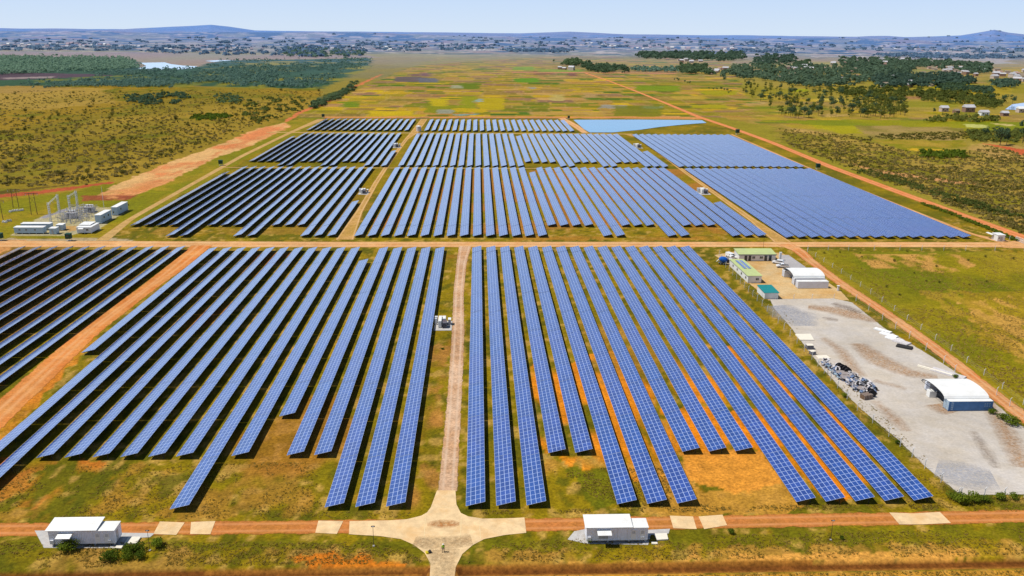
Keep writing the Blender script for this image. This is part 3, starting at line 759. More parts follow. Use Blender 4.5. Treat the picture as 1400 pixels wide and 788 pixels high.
strip('front_road', [at(-160, 725), at(0, 724.5), at(210, 723), at(430, 720.5), at(720, 718), at(920, 715), at(1220, 709.5), at(1400, 706), at(1560, 703)], [5.4] * 9, RM['orange'], .03)
strip('red_road', [at(800, 100), at(830, 110), at(862, 122), at(912, 142), at(955, 160), at(1000, 175), at(1055, 195), at(1137, 229), at(1237, 266), at(1325, 298), at(1400, 325), at(1500, 360)], [7, 6, 6, 7, 8, 7.5, 7.5, 8, 8, 8, 8, 8], RM['red'], .05)
strip('service_road', [at(1072, 334), at(1092, 342), at(1104, 354), at(1150, 388), at(1205, 424), at(1260, 462), at(1310, 500), at(1360, 540), at(1420, 586)], [9, 7, 5.6, 5.2, 5.2, 5.2, 5.4, 5.2, 5.2], RM['service'], .045)
strip('left_perimeter_track', [at(140, 329), at(178, 300), at(245, 262), at(330, 214), at(400, 180), at(440, 163)], [6, 4, 4, 4.5, 5, 9], RM['thin'], .04)
strip('right_perimeter_track', [at(1375, 331), at(1330, 321), at(1240, 285), at(1160, 253), at(1104, 229), at(1000, 184)], [9, 3.4, 2.6, 2.4, 2.6, 3], RM['tan'], .04)
strip('upper_cross_track', [(-175, 583), (-60, 583), (60, 583), (130, 583)], [3, 3, 3, 3], RM['thin'], .06)
strip('back_cross_track', [(-195, 789), (-60, 789), (80, 789), (145, 789)], [6, 6, 6, 5], RM['thin'], .06)
strip('reservoir_bank_track', [at(768, 162), at(786, 172), at(800, 182)], [9, 9, 7], RM['tan'], .07)
area('storage_yard', poly((1052, 409), (1140, 408), (1166, 414), (1210, 449), (1262, 480), (1302, 505), (1340, 534), (1400, 584), (1480, 640), (1480, 676), (1400, 677), (1313, 678), (1266, 640), (1226, 601), (1176, 560), (1150, 533), (1118, 498), (1082, 450), (1056, 420)), RM['yard'], .03)
for nm, pts, w_, mt in (('yard_stain', [(1172, 470), (1205, 495), (1240, 510), (1282, 516)], [6, 10, 8, 4], 'stain'), ('yard_stain', [(1125, 462), (1150, 480), (1165, 500), (1180, 515)], [3, 5, 5, 3], 'stain'),
                        ('yard_stain', [(1195, 520), (1215, 526), (1240, 532)], [3, 3.5, 2.5], 'stain'), ('yard_stain', [(1278, 553), (1290, 560), (1302, 565)], [7, 8, 6], 'stain'), ('yard_stain', [(1196, 548), (1225, 575), (1240, 590)], [3, 5, 3], 'stain'),
                        ('yard_stain', [(1105, 420), (1140, 424), (1170, 432), (1200, 440)], [6, 10, 10, 5], 'stain'), ('yard_dark_stain', [(1138, 415), (1155, 420), (1178, 428)], [4, 6, 4], 'stain_dark'), ('yard_dark_stain', [(1125, 434), (1136, 437), (1146, 438)], [3, 5, 3], 'stain_dark'),
                        ('yard_dark_stain', [(1330, 590), (1350, 620), (1362, 640)], [2.4, 3.6, 2.4], 'stain_dark'), ('yard_grey_patch', [(1062, 418), (1085, 432), (1102, 446)], [11, 17, 10], 'stain_grey'), ('yard_grey_patch', [(1280, 640), (1320, 650), (1360, 655)], [10, 14, 10], 'stain_grey'),
                        ('yard_stain', [(1345, 480 + 60), (1380, 600), (1400, 640)], [5, 6, 6], 'stain')):
    strip(nm, [at(*q_) for q_ in pts], w_, RM[mt], .036 + .0005 * len(bpy.data.objects) % .01, 1.0)
area('depot_yard', poly((976, 349), (1010, 343), (1070, 346), (1112, 372), (1150, 398), (1162, 411), (1100, 412), (1050, 411), (1038, 400), (1024, 388), (1000, 366)), RM['sand'], .024)
area('parking_slab', poly((1064, 349), (1078, 349), (1103, 366.5), (1070, 367)), RM['pad'], .04)
area('gate_apron', poly((1365, 333), (1400, 327), (1440, 330), (1440, 342), (1370, 339)), RM['tan'], .07)

cm = M['concrete']
def flatpoly(name, pts, mat, z):
    P = poly(*pts)
    return sheet(name, [(p[0], p[1], z) for p in P], [tuple(range(len(P)))], None, mat)
flatpoly('concrete_crossing', [(478, 713), (531, 712), (556, 710.5), (576, 705.6), (584, 701), (589, 694), (597.5, 671), (622.6, 671), (624, 690), (630, 701.8), (640, 706.5), (660, 709.6), (700, 709), (717, 708), (719.5, 729), (690, 732), (662, 737.5), (646, 746), (632, 758), (623, 776), (620, 800), (587, 800), (588.7, 771), (581, 757), (566, 745.5), (548, 737.5), (520, 733.5), (477, 731)], cm, .06)
for i, q in enumerate([[(218.6, 713.6), (252.5, 715), (241, 732), (209.8, 730.7)], [(261.3, 714.4), (294.5, 713), (287.7, 731), (260, 730.7)], [(435.4, 712.4), (469.3, 713), (460.5, 730.7), (431, 729)],
                       [(915.6, 705.6), (947.5, 706.8), (952.5, 724), (920.6, 722.7)], [(955, 706.8), (987.7, 704.3), (994, 718.6), (962.6, 724)], [(1215.8, 701.3), (1248.5, 702.6), (1285, 700.6), (1300, 715.6), (1260, 717.6), (1229.6, 717.6)]]):
    flatpoly('concrete_road_slab', q, cm, .075)
# rusty drain line, joints and soil stains on the crossing
jm = surf('worn_joint', S(240, 212, 162), .9, .1, 2.0)
for a, b in (((582, 703), (579, 750)), ((631, 703), (629, 745)), ((655, 710), (657, 737)), ((596, 694), (624, 694)), ((532, 713), (532, 734))):
    A, B = at(*a), at(*b); d = Vector((B[0] - A[0], B[1] - A[1], 0)).normalized(); n = Vector((-d.y, d.x, 0)) * .08
    sheet('concrete_joint', [(A[0] - n.x, A[1] - n.y, .068), (A[0] + n.x, A[1] + n.y, .068), (B[0] + n.x, B[1] + n.y, .068), (B[0] - n.x, B[1] - n.y, .068)], [(0, 1, 2, 3)], None, jm)
rd = ground_mat('rust_stain_soil', False, S(206, 110, 50), 1.6, S(224, 164, 96), .9, soft=.85)
A, B = at(584, 717.5), at(628, 717)
strip('soil_streak', [A, at(600, 716.6), at(615, 717.4), B], [1.6, 3.2, 3.0, 1.4], rd, .071, 1.0)
gm = ground_mat('gravelly_concrete', False, S(232, 200, 152), 1.6, S(204, 168, 122), 1.0, soft=.9)
strip('crossing_gravel_patch', [at(566, 741), at(604, 744), at(645, 739)], [3.4, 5.0, 3.6], gm, .072, 1.0)
strip('crossing_gravel_entry', [at(606, 752), at(606, 797)], [6.4, 3.6], gm, .074, 1.0)

# ------------------------------------------------------------------ water
def water_mat(name, col, rough=.06):
    m, nt, b = nmat(name); N = nt.nodes; L = nt.links
    g = N.new('ShaderNodeNewGeometry'); no = N.new('ShaderNodeTexNoise'); no.inputs['Scale'].default_value = .25; no.inputs['Detail'].default_value = 4
    L.new(g.outputs['Position'], no.inputs['Vector'])
    bp = N.new('ShaderNodeBump'); bp.inputs['Strength'].default_value = .12; bp.inputs['Distance'].default_value = .1
    L.new(no.outputs['Fac'], bp.inputs['Height']); L.new(bp.outputs[0], b.inputs['Normal'])
    n2 = N.new('ShaderNodeTexNoise'); n2.inputs['Scale'].default_value = .012; L.new(g.outputs['Position'], n2.inputs['Vector'])
    mx = N.new('ShaderNodeMix'); mx.data_type = 'RGBA'; mx.inputs[6].default_value = (*col, 1); mx.inputs[7].default_value = (*[c * 1.25 for c in col], 1)
    L.new(n2.outputs['Fac'], mx.inputs['Factor']); L.new(mx.outputs[2], b.inputs['Base Color'])
    b.inputs['Roughness'].default_value = rough; b.inputs['Specular IOR Level'].default_value = .3
    return m
WM = water_mat('reservoir_water', (0.10, 0.30, 0.52), .12)
flatpoly('reservoir_water', [(784, 164.3), (870, 164.0), (940, 164.6), (960, 165.0), (966, 168.6), (950, 169.6), (933, 171), (903, 174), (875, 178), (850, 180.4), (838, 181.6), (806, 181.6), (798, 177)], WM, .25)
WM2 = water_mat('pale_lake_water', (0.46, 0.62, 0.78), .1)
flatpoly('lake_water', [(192, 86.2), (225, 85.6), (234, 88), (250, 90), (270, 91), (262, 94.2), (230, 95.8), (204, 96), (188, 94), (200, 90.5)], WM2, .3)
flatpoly('far_channel_water', [(280, 83.6), (300, 82.4), (320, 82.6), (292, 85)], WM2, .3)
flatpoly('pond_water', [(1374, 150), (1384, 143), (1400, 141), (1430, 141), (1430, 152), (1390, 151)], water_mat('pond_water', (0.34, 0.46, 0.72), .1), .3)
# ------------------------------------------------------------------ solar panel rows
def panel_mat():
    m, nt, b = nmat('solar_glass_cells'); N = nt.nodes; L = nt.links
    uv = N.new('ShaderNodeUVMap'); sp = N.new('ShaderNodeSeparateXYZ'); L.new(uv.outputs[0], sp.inputs[0])
    oi = N.new('ShaderNodeObjectInfo')
    def mth(op, a, b_=None, c_=None):
        n = N.new('ShaderNodeMath'); n.operation = op
        for k, v in enumerate((a, b_, c_)):
            if v is None: continue
            if isinstance(v, (int, float)): n.inputs[k].default_value = v
            else: L.new(v, n.inputs[k])
        return n.outputs[0]
    u, v = sp.outputs[0], sp.outputs[1]
    fu, fv = mth('FRACT', u), mth('FRACT', v)
    eu = mth('SUBTRACT', .5, mth('ABSOLUTE', mth('SUBTRACT', fu, .5)))     # distance to module edge, module units
    ev = mth('SUBTRACT', .5, mth('ABSOLUTE', mth('SUBTRACT', fv, .5)))
    lu = mth('LESS_THAN', eu, .044); lv = mth('LESS_THAN', ev, .029)
    line = mth('MAXIMUM', lu, lv)
    cu, cv = mth('FLOOR', u), mth('FLOOR', v)
    def wnoise(a, b_, add):
        cb = N.new('ShaderNodeCombineXYZ'); L.new(a, cb.inputs[0]); L.new(b_, cb.inputs[1])
        L.new(mth('MULTIPLY_ADD', oi.outputs['Random'], 37.0, add), cb.inputs[2])
        w = N.new('ShaderNodeTexWhiteNoise'); w.noise_dimensions = '3D'; L.new(cb.outputs[0], w.inputs['Vector']); return w.outputs['Value']
    w1 = wnoise(cu, cv, 1.0)
    z0 = N.new('ShaderNodeValue'); z0.outputs[0].default_value = 0.0
    w2 = wnoise(z0.outputs[0], mth('FLOOR', mth('MULTIPLY', v, 1 / 12.0)), 5.0)
    g = N.new('ShaderNodeNewGeometry'); no = N.new('ShaderNodeTexNoise'); no.inputs['Scale'].default_value = .035; no.inputs['Detail'].default_value = 3
    L.new(g.outputs['Position'], no.inputs['Vector'])
    t = mth('ADD', mth('MULTIPLY', w2, .34), mth('MULTIPLY', no.outputs['Fac'], .7))
    t = mth('SUBTRACT', t, .05)
    mx = N.new('ShaderNodeMix'); mx.data_type = 'RGBA'; mx.inputs[6].default_value = (.020, .088, .34, 1); mx.inputs[7].default_value = (.040, .072, .33, 1)
    L.new(t, mx.inputs['Factor'])
    sc_ = N.new('ShaderNodeVectorMath'); sc_.operation = 'SCALE'; L.new(mx.outputs[2], sc_.inputs[0]); L.new(mth('MULTIPLY_ADD', w1, .30, .86), sc_.inputs['Scale'])
    m2 = N.new('ShaderNodeMix'); m2.data_type = 'RGBA'; L.new(line, m2.inputs['Factor']); L.new(sc_.outputs[0], m2.inputs[6]); m2.inputs[7].default_value = (.50, .62, .92, 1)
    L.new(m2.outputs[2], b.inputs['Base Color'])
    b.inputs['Roughness'].default_value = .24; b.inputs['Specular IOR Level'].default_value = .85
    b.inputs['Coat Weight'].default_value = 1.0; b.inputs['Coat IOR'].default_value = 1.8; b.inputs['Coat Roughness'].default_value = .12
    b.inputs['Sheen Weight'].default_value = .1; b.inputs['Sheen Roughness'].default_value = .3; b.inputs['Sheen Tint'].default_value = (.92, .90, .97, 1)
    return m
PM = panel_mat()
TW, TH, H0 = 3.88, 0.97, 0.85
MODL = 1.67
_cache = {}
def row_meshes(L):
    L = round(L / MODL) * MODL
    key = round(L, 2)
    if key in _cache: return _cache[key]
    n = Vector((-TH, 0, TW)).normalized() * .04
    # panel surface: segments of 12 modules with narrow service gaps and slightly uneven racking height
    vs = []; fs = []; uvs = []; mi = []
    nm = int(round(L / MODL)); k = 0; r_ = random.Random(int(L * 10))
    while k < nm:
        k2 = min(nm, k + 12)
        if nm - k2 < 4: k2 = nm
        y0 = k * MODL + (0.05 if k else 0); y1 = k2 * MODL - (0.05 if k2 < nm else 0)
        dz = r_.uniform(-.035, .035); o = len(vs)
        a = [(0, y0, H0 + dz), (TW, y0, H0 + TH + dz), (TW, y1, H0 + TH + dz), (0, y1, H0 + dz)]
        vs += a + [(p[0] - n.x, p[1], p[2] - n.z) for p in a]
        uvs += [(0, k), (4, k), (4, k2), (0, k2)] * 2
        fs += [(o, o + 1, o + 2, o + 3), (o + 7, o + 6, o + 5, o + 4), (o, o + 4, o + 5, o + 1), (o + 1, o + 5, o + 6, o + 2), (o + 2, o + 6, o + 7, o + 3), (o + 3, o + 7, o + 4, o)]
        mi += [0, 1, 2, 2, 2, 2]
        k = k2
    me = bpy.data.meshes.new('panel_surface'); me.from_pydata(vs, [], fs)
    for q in (PM, M['backsheet'], M['light_metal']): me.materials.append(q)
    me.polygons.foreach_set('material_index', mi)
    ul = me.uv_layers.new(name='UVMap')
    for lp in me.loops: ul.data[lp.index].uv = uvs[lp.vertex_index]
    me.update()
    mb = MB()
    zt = lambda x: H0 + TH * x / TW - .09
    for x in (.45, 1.45, 2.45, 3.45):
        mb.box(x - .03, x + .03, .1, L - .1, zt(x) - .09, zt(x) - .01)
    y = .6
    while y < L - .3:
        for x in (.75, 3.1):
            mb.box(x - .05, x + .05, y - .05, y + .05, 0, zt(x) - .16)
        mb.add([(.15, y - .035, zt(.15) - .2), (TW - .15, y - .035, zt(TW - .15) - .2), (TW - .15, y + .035, zt(TW - .15) - .2), (.15, y + .035, zt(.15) - .2),
                (.15, y - .035, zt(.15) - .09), (TW - .15, y - .035, zt(TW - .15) - .09), (TW - .15, y + .035, zt(TW - .15) - .09), (.15, y + .035, zt(.15) - .09)],
               [(0, 3, 2, 1), (4, 5, 6, 7), (0, 1, 5, 4), (1, 2, 6, 5), (2, 3, 7, 6), (3, 0, 4, 7)])
        y += 3.34
    mf = bpy.data.meshes.new('support_frame'); mf.from_pydata(mb.v, [], mb.f); mf.materials.append(M['dark_frame']); mf.update()
    _cache[key] = (me, mf, L)
    return _cache[key]

ORD = ['first', 'second', 'third', 'fourth', 'fifth', 'sixth', 'seventh', 'eighth', 'ninth', 'tenth', 'eleventh', 'twelfth', 'thirteenth', 'fourteenth', 'fifteenth', 'sixteenth', 'seventeenth', 'eighteenth', 'nineteenth', 'twentieth'] 
ORD += ['twenty-' + o for o in ORD[:9]] + ['thirtieth', 'thirty-first', 'thirty-second']
def yof(px, py, z): return at(px, py, z)[1]
YE = dict(A_L=149.1, A_S=170.2, A_top=357.1, B_top=355.6, C_top=357.6, D_L=378.9, D_S=400.8, D_top=579.3, G_L=586.6, G_S=605.7, G_top=777.2, J_L=800.3, J_top=901.2)
def block(x0, s, i0, n, top, L, Sset, place, group, shorttop={}, nearend={}):
    """rows i0..; i counts in the direction of s; labels count from the left of the picture"""
    for i in range(n):
        x = x0 + i * s
        yb = YE[Sset[1]] if i in Sset[0] else L
        yb = nearend.get(i, yb)
        yt = shorttop.get(i, top)
        me, mf, LL = row_meshes(yt - yb)
        k = i if s > 0 else n - 1 - i
        kind = 'shorter' if (i in Sset[0] or i in shorttop or i in nearend) else 'long'
        r = thing('solar_panel_row', '%s blue solar row, %s from the left, %s' % (kind, ORD[k], place), 'solar panels', (x, yt - LL, 0), 0, group)
        for nm, md in (('panel_surface', me), ('support_frame', mf)):
            o = bpy.data.objects.new(nm, md); COL.objects.link(o); o.parent = r
block(-2.65, 6.125, 0, 16, YE['A_top'], YE['A_L'], ({3, 4, 8, 9, 10}, 'A_S'), 'nearest block right of centre road', 'solar rows right of the centre road')
block(-18.63, -6.098, 0, 17, YE['B_top'], YE['A_L'], ({3, 4, 6, 8, 9, 10, 11, 12, 13}, 'A_S'), 'nearest block left of centre road', 'solar rows left of the centre road',
      {5: yof(503, 353.8, 1.82)}, {5: yof(383.7, 567.5, .85), 16: yof(110, 483.5, .85)})

block(-130.44, -6.739, 0, 11, YE['C_top'], 152.0, (set(), 'A_S'), 'block left of the orange track', 'solar rows left of the orange track')
block(-69.64, -6.093, 0, 17, YE['D_top'], YE['D_L'], ({3, 4, 5, 8, 9, 10, 13, 14, 15, 16}, 'D_S'), 'middle left block beside the substation', 'middle left solar rows',
      {0: yof(490, 273.8, 1.82), 16: yof(314.1, 234.5, 1.82)})
block(-57.27, 6.086, 0, 32, YE['D_top'], YE['D_L'], ({15, 16, 17, 18, 21, 22, 23, 26, 27, 28}, 'D_S'), 'wide middle block', 'middle centre solar rows',
      {15: yof(731, 234.5, 1.82), 31: yof(982.5, 275.5, 1.82)})
block(143.65, 6.04, 0, 15, YE['D_top'] - 1, YE['D_L'] - 2, (set(), 'D_S'), 'middle right block', 'middle right solar rows')
block(-67.83, -6.005, 0, 17, YE['G_top'], YE['G_L'], ({3, 4, 5, 8, 9, 10, 13, 14, 15, 16}, 'G_S'), 'third-tier block on the left', 'third tier solar rows on the left',
      {0: yof(540.6, 205.3, 1.82), 16: yof(407.9, 185.7, 1.82)})
block(-55.98, 6.002, 0, 32, YE['G_top'], YE['G_L'], ({15, 16, 17, 18, 21, 22, 23, 26, 27, 28}, 'G_S'), 'wide third-tier block', 'third tier solar rows in the centre',
      {15: yof(711.5, 185.3, 1.82), 31: yof(884.4, 206.3, 1.82)})
block(141.94, 6.14, 0, 15, YE['G_top'], YE['G_L'], (set(), 'G_S'), 'third-tier block on the right', 'third tier solar rows on the right')
block(-160.76, 6.512, 0, 15, YE['J_top'], YE['J_L'], (set(), 'G_S'), 'rearmost block on the left', 'rearmost solar rows on the left')
block(-50.74, 6.564, 0, 22, YE['J_top'], YE['J_L'], (set(), 'G_S'), 'rearmost block beside the reservoir', 'rearmost solar rows beside the reservoir')
# ------------------------------------------------------------------ buildings and equipment
def window(mb_parent, x0, x1, z0, z1, y, out=-1, name='window'):
    """window on a wall facing -y (out=-1): frame part with glass sub-part"""
    f = MB(); t = .07; d = .05
    f.box(x0, x1, y + out * d, y, z0, z0 + t); f.box(x0, x1, y + out * d, y, z1 - t, z1)
    f.box(x0, x0 + t, y + out * d, y, z0 + t, z1 - t); f.box(x1 - t, x1, y + out * d, y, z0 + t, z1 - t)
    f.box((x0 + x1) / 2 - .03, (x0 + x1) / 2 + .03, y + out * d, y, z0 + t, z1 - t)
    o = f.build(name, M['white'], mb_parent)
    g = MB(); g.box(x0 + t, x1 - t, y + out * .025, y + out * .005, z0 + t, z1 - t)
    g.build('pane', M['glass'], o)
    return o

def inverter_building(label, p, W=12.0, D=2.9, roofshift=0.0, skid=True):
    t = thing('inverter_building', label, 'inverter building', (p[0], p[1]), 0, 'white inverter buildings along the front road')
    mb = MB(); mb.box(0, W, 0, D, .62, 3.3)
    mb.build('wall', M['white_ribbed'], t, .03)
    mb = MB()
    for x in (.3, 4, 8, W - .5):
        for y in (.25, D - .45): mb.box(x, x + .25, y, y + .25, 0, .62)
    mb.build('foundation_pier', M['grey_metal'], t)
    mb = MB(); mb.slab([(W * .70, -.12, 3.38), (W + .08, -.12, 3.38), (W + .08, D + .1, 3.44), (W * .70, D + .1, 3.44)], .07); mb.build('roof', M['white_roof'], t)
    # raised shade roof on posts
    mb = MB(); x0, x1 = -.35, W * .745
    mb.slab([(x0, -.35, 3.62), (x1, -.35, 3.62), (x1, D + .75, 3.98), (x0, D + .75, 3.98)], .09)
    c = mb.build('canopy', M['white_roof'], t)
    mb = MB()
    for x in (x0 + .25, (x0 + x1) / 2, x1 - .25):
        mb.box(x - .05, x + .05, .02, .12, 3.3, 3.56); mb.box(x - .05, x + .05, D - .12, D - .02, 3.3, 3.8)
    mb.build('canopy_bracket', M['grey_metal'], c)
    mb = MB(); mb.slab([(1.9, -1.55, 2.72), (4.55, -1.55, 2.72), (4.55, .0, 3.02), (1.9, .0, 3.02)], .06); mb.build('awning', M['white_roof'], t)
    mb = MB(); mb.box(2.3, 4.1, -.03, -.002, 1.0, 2.5)
    for k in range(7): mb.box(2.35, 4.05, -.06, -.03, 1.1 + k * .19, 1.17 + k * .19)
    mb.build('vent_grille', M['grey_metal'], t)
    mb = MB(); mb.box(W + .003, W + .04, .6, 1.5, .7, 2.8); dd = mb.build('door', M['grey_metal'], t)
    mb = MB(); mb.box(W + .04, W + .09, .7, .76, 1.6, 1.8); mb.build('handle', M['dark'], dd)
    mb = MB()
    for k in range(1, 6): mb.box(W * k / 6 - .03, W * k / 6 + .03, -.02, -.002, .66, 3.26)
    mb.box(0, W, -.03, -.002, .62, .74); mb.box(0, W * .7, -.03, -.002, 3.16, 3.28)
    mb.build('seam_trim', M['light_metal'], t)
    for x_ in (8.4, 10.1):
        mb = MB(); mb.box(x_, x_ + .9, -.04, -.003, .8, 2.8); dd = mb.build('door', M['white'], t)
        mb = MB()
        for q_ in range(5): mb.box(x_ + .15, x_ + .75, -.06, -.04, 2.0 + q_ * .13, 2.06 + q_ * .13)
        mb.build('louvre', M['grey_metal'], dd)
    for k in range(2):
        mb = MB(); mb.box(.2, .9, -.25, -.002, .75, 1.5) if k == 0 else mb.box(W - 1.3, W - .7, -.2, -.002, .8, 1.4)
        mb.build('junction_box', M['light_metal'], t)
    return t
p = at(68.8, 748.2)
inverter_building('white inverter building with bushes in front, left end of the front road', p)
p = at(801.5, 743.5)
inverter_building('white inverter building on the front road right of the concrete crossing', p, 11.6)
# slabs around them
def gslab(name, pts, mat, z, label, cat='slab', thick=.12, group=None):
    P = poly(*pts); n = len(P)
    a2 = sum(P[i][0] * P[(i + 1) % n][1] - P[(i + 1) % n][0] * P[i][1] for i in range(n))
    if a2 < 0: P = P[::-1]
    mb = MB(); vs = [(q[0], q[1], z) for q in P] + [(q[0], q[1], z - thick) for q in P]
    mb.add(vs, [tuple(range(n)), tuple(range(2 * n - 1, n - 1, -1))] + [(i, n + i, n + (i + 1) % n, (i + 1) % n) for i in range(n)])
    o = mb.build(name, mat); return tag(o, label, cat, group)
gslab('concrete_apron', [(47.5, 726), (70, 726), (164, 729), (212, 729.5), (205, 735), (190, 736), (162, 750), (60, 749.5)], M['slab'], .07, 'grey concrete apron under the left inverter building', 'apron')
gslab('concrete_apron', [(785, 727), (800, 724), (885, 725), (916, 723.5), (914, 730), (890, 731.5), (886, 745.5), (800, 743.5), (776, 738)], M['slab'], .07, 'grey concrete apron under the right inverter building', 'apron')
gslab('cable_pit_cover', [(176, 735.5), (193, 735.8), (186, 745), (170.5, 744.5)], M['tarp'], .3, 'pale square cable pit cover beside the left inverter building', 'pit cover', .25)
gslab('cable_pit_cover', [(159.5, 747.2), (168.5, 747.2), (166, 751), (157.5, 750.6)], M['tarp'], .22, 'small pale step slab at the corner of the left inverter building', 'pit cover', .2)
gslab('cable_pit_cover', [(894, 731.5), (911.5, 730.8), (913.5, 739), (898, 740)], M['tarp'], .3, 'pale square cable pit cover beside the right inverter building', 'pit cover', .25)
gslab('cable_pit_cover', [(890.5, 742), (898.5, 742), (899, 745), (891, 744.8)], M['tarp'], .22, 'small pale step slab at the corner of the right inverter building', 'pit cover', .2)

# lamp / camera poles
def lamp_pole(label, p, h=4.2):
    t = thing('lamp_pole', label, 'lamp pole', p, 0, 'lamp poles along the front road')
    mb = MB(); mb.tube((0, 0, 0), (0, 0, h), .05, .035, 8); mb.build('pole', M['dark_frame'], t)
    mb = MB(); mb.box(-.18, .18, -.2, .2, 0, .15); mb.build('footing', M['slab'], t)
    mb = MB(); mb.box(-.34, .34, -.1, .1, h - .05, h + .12); mb.build('floodlight', M['dark_frame'], t)
    mb = MB(); mb.box(-.2, .2, -.15, -.1, h - .02, h + .1); mb.build('lamp_glass', M['lamp_glass'], t)
lamp_pole('dark lamp pole beside the bushes at the left inverter building', at(205, 753))
lamp_pole('dark lamp pole on the green verge left of the concrete crossing', at(511, 747))
lamp_pole('dark lamp pole on the verge at the right end of the front road', at(1135.5, 738.5))

# mid-field inverter stations
def station(label, p, rz=0.0, sc=1.0):
    t = thing('inverter_station', label, 'inverter station', p, rz, 'inverter stations inside the solar field')
    t.scale = (sc, sc, sc)
    mb = MB(); mb.box(-2.6, 3.2, -4.6, 4.6, 0, .15); mb.build('slab', M['slab'], t)
    mb = MB(); mb.box(-1.15, -.1, -2.2, 3.2, .3, 2.5); mb.box(.22, 1.2, .3, 3.2, .3, 2.5); mb.box(-.1, .22, 2.2, 3.2, .3, 2.45); mb.build('inverter_cabinet', M['white'], t, .06)
    mb = MB(); mb.box(.22, 1.6, -2.4, .2, .25, 2.0)
    for k in range(6): mb.box(.1 + .26 * k, .16 + .26 * k, -2.75, -2.4, .4, 1.7)
    mb.build('transformer', M['fascia'], t)
    mb = MB(); mb.box(-2.4, -1.7, .8, 1.6, .15, 2.3); mb.box(-2.45, -1.5, 2.2, 3.2, .15, 2.4); mb.build('switch_cabinet', M['light_metal'], t)
    mb = MB(); mb.box(2.0, 2.8, 0.6, 2.6, .15, 1.9); mb.build('control_cabinet', M['grey_metal'], t)
    mb = MB(); mb.box(1.9, 2.9, .5, 2.7, 1.9, 2.0); mb.build('cabinet_roof', M['white'], t)
    for x in (.5, .9, 1.3):
        mb = MB(); mb.tube((x, -1.2, 2.0), (x, -1.2, 2.6), .09, .05, 6); mb.build('bushing', M['rust'], t)
station('white inverter station beside the centre road between the nearest blocks', at(604.5, 446))
station('white inverter station at the right edge of the middle left block', at(496.5, 264.5))
station('white inverter station at the right edge of the third-tier left block', at(541.5, 201.5), 0, 1.2)
station('white inverter station beside the right track in the middle tier', at(961, 264.5), 0, 1.15)
station('white inverter station beside the right track in the third tier', at(871.5, 202), 0, 1.2)
# white tank between the rear blocks
q = at(572.5, 179.5)
t = thing('water_tank', 'round white tank between the two rearmost solar blocks', 'tank', q)
mb = MB(); mb.tube((0, 0, .3), (0, 0, 4.6), 2.3, 2.3, 20); mb.build('tank_body', M['pile_pale'], t)
mb = MB(); mb.tube((0, 0, 4.6), (0, 0, 5.3), 2.38, .5, 20); mb.build('tank_roof', M['white'], t)
mb = MB(); mb.tube((0, 0, 0), (0, 0, .3), 2.6, 2.6, 20); mb.build('tank_base', M['slab'], t)

# green boards (towers)
def board_tower(label, p, sc=1.0):
    t = thing('guard_tower', label, 'guard tower', p, 0, 'dark green guard boxes around the perimeter')
    t.scale = (sc, sc, sc)
    mb = MB()
    for x in (-.8, .8):
        for y in (-.7, .7): mb.tube((x * 1.15, y * 1.15, 0), (x, y, 1.1), .08, .07, 6)
    mb.build('leg', M['light_metal'], t)
    mb = MB(); mb.box(-1.15, 1.15, -1.0, 1.0, 1.1, 3.2); mb.build('cabin', M['green_sign'], t, .03)
    mb = MB(); mb.slab([(-1.3, -1.2, 3.34), (1.3, -1.2, 3.34), (1.3, 1.2, 3.42), (-1.3, 1.2, 3.42)], .08); mb.build('roof', M['green_sign'], t)
    mb = MB(); mb.box(-.5, .5, -1.03, -1.003, 2.1, 2.8); mb.build('window', M['glass'], t)
    mb = MB(); mb.box(-.9, .9, -.8, .8, 0, .12); mb.build('footing', M['slab'], t)
board_tower('dark green guard box beside the apron in front of the substation', at(94.5, 329.5))
board_tower('dark green guard box cut by the left edge of the picture', at(0.5, 329))
board_tower('dark green guard box on the grass by the red cutting', at(302, 226.5), 1.1)
board_tower('dark green guard box on the grass beside the red road', at(1118, 231.5), 1.15)
board_tower('guard box at the far left corner of the solar field', at(442, 161.5), 1.2)
board_tower('guard box where the bank meets the rear right corner', at(777.5, 163), 1.0)
board_tower('guard box by the red road above the third-tier right block', at(1008, 184), 1.4)

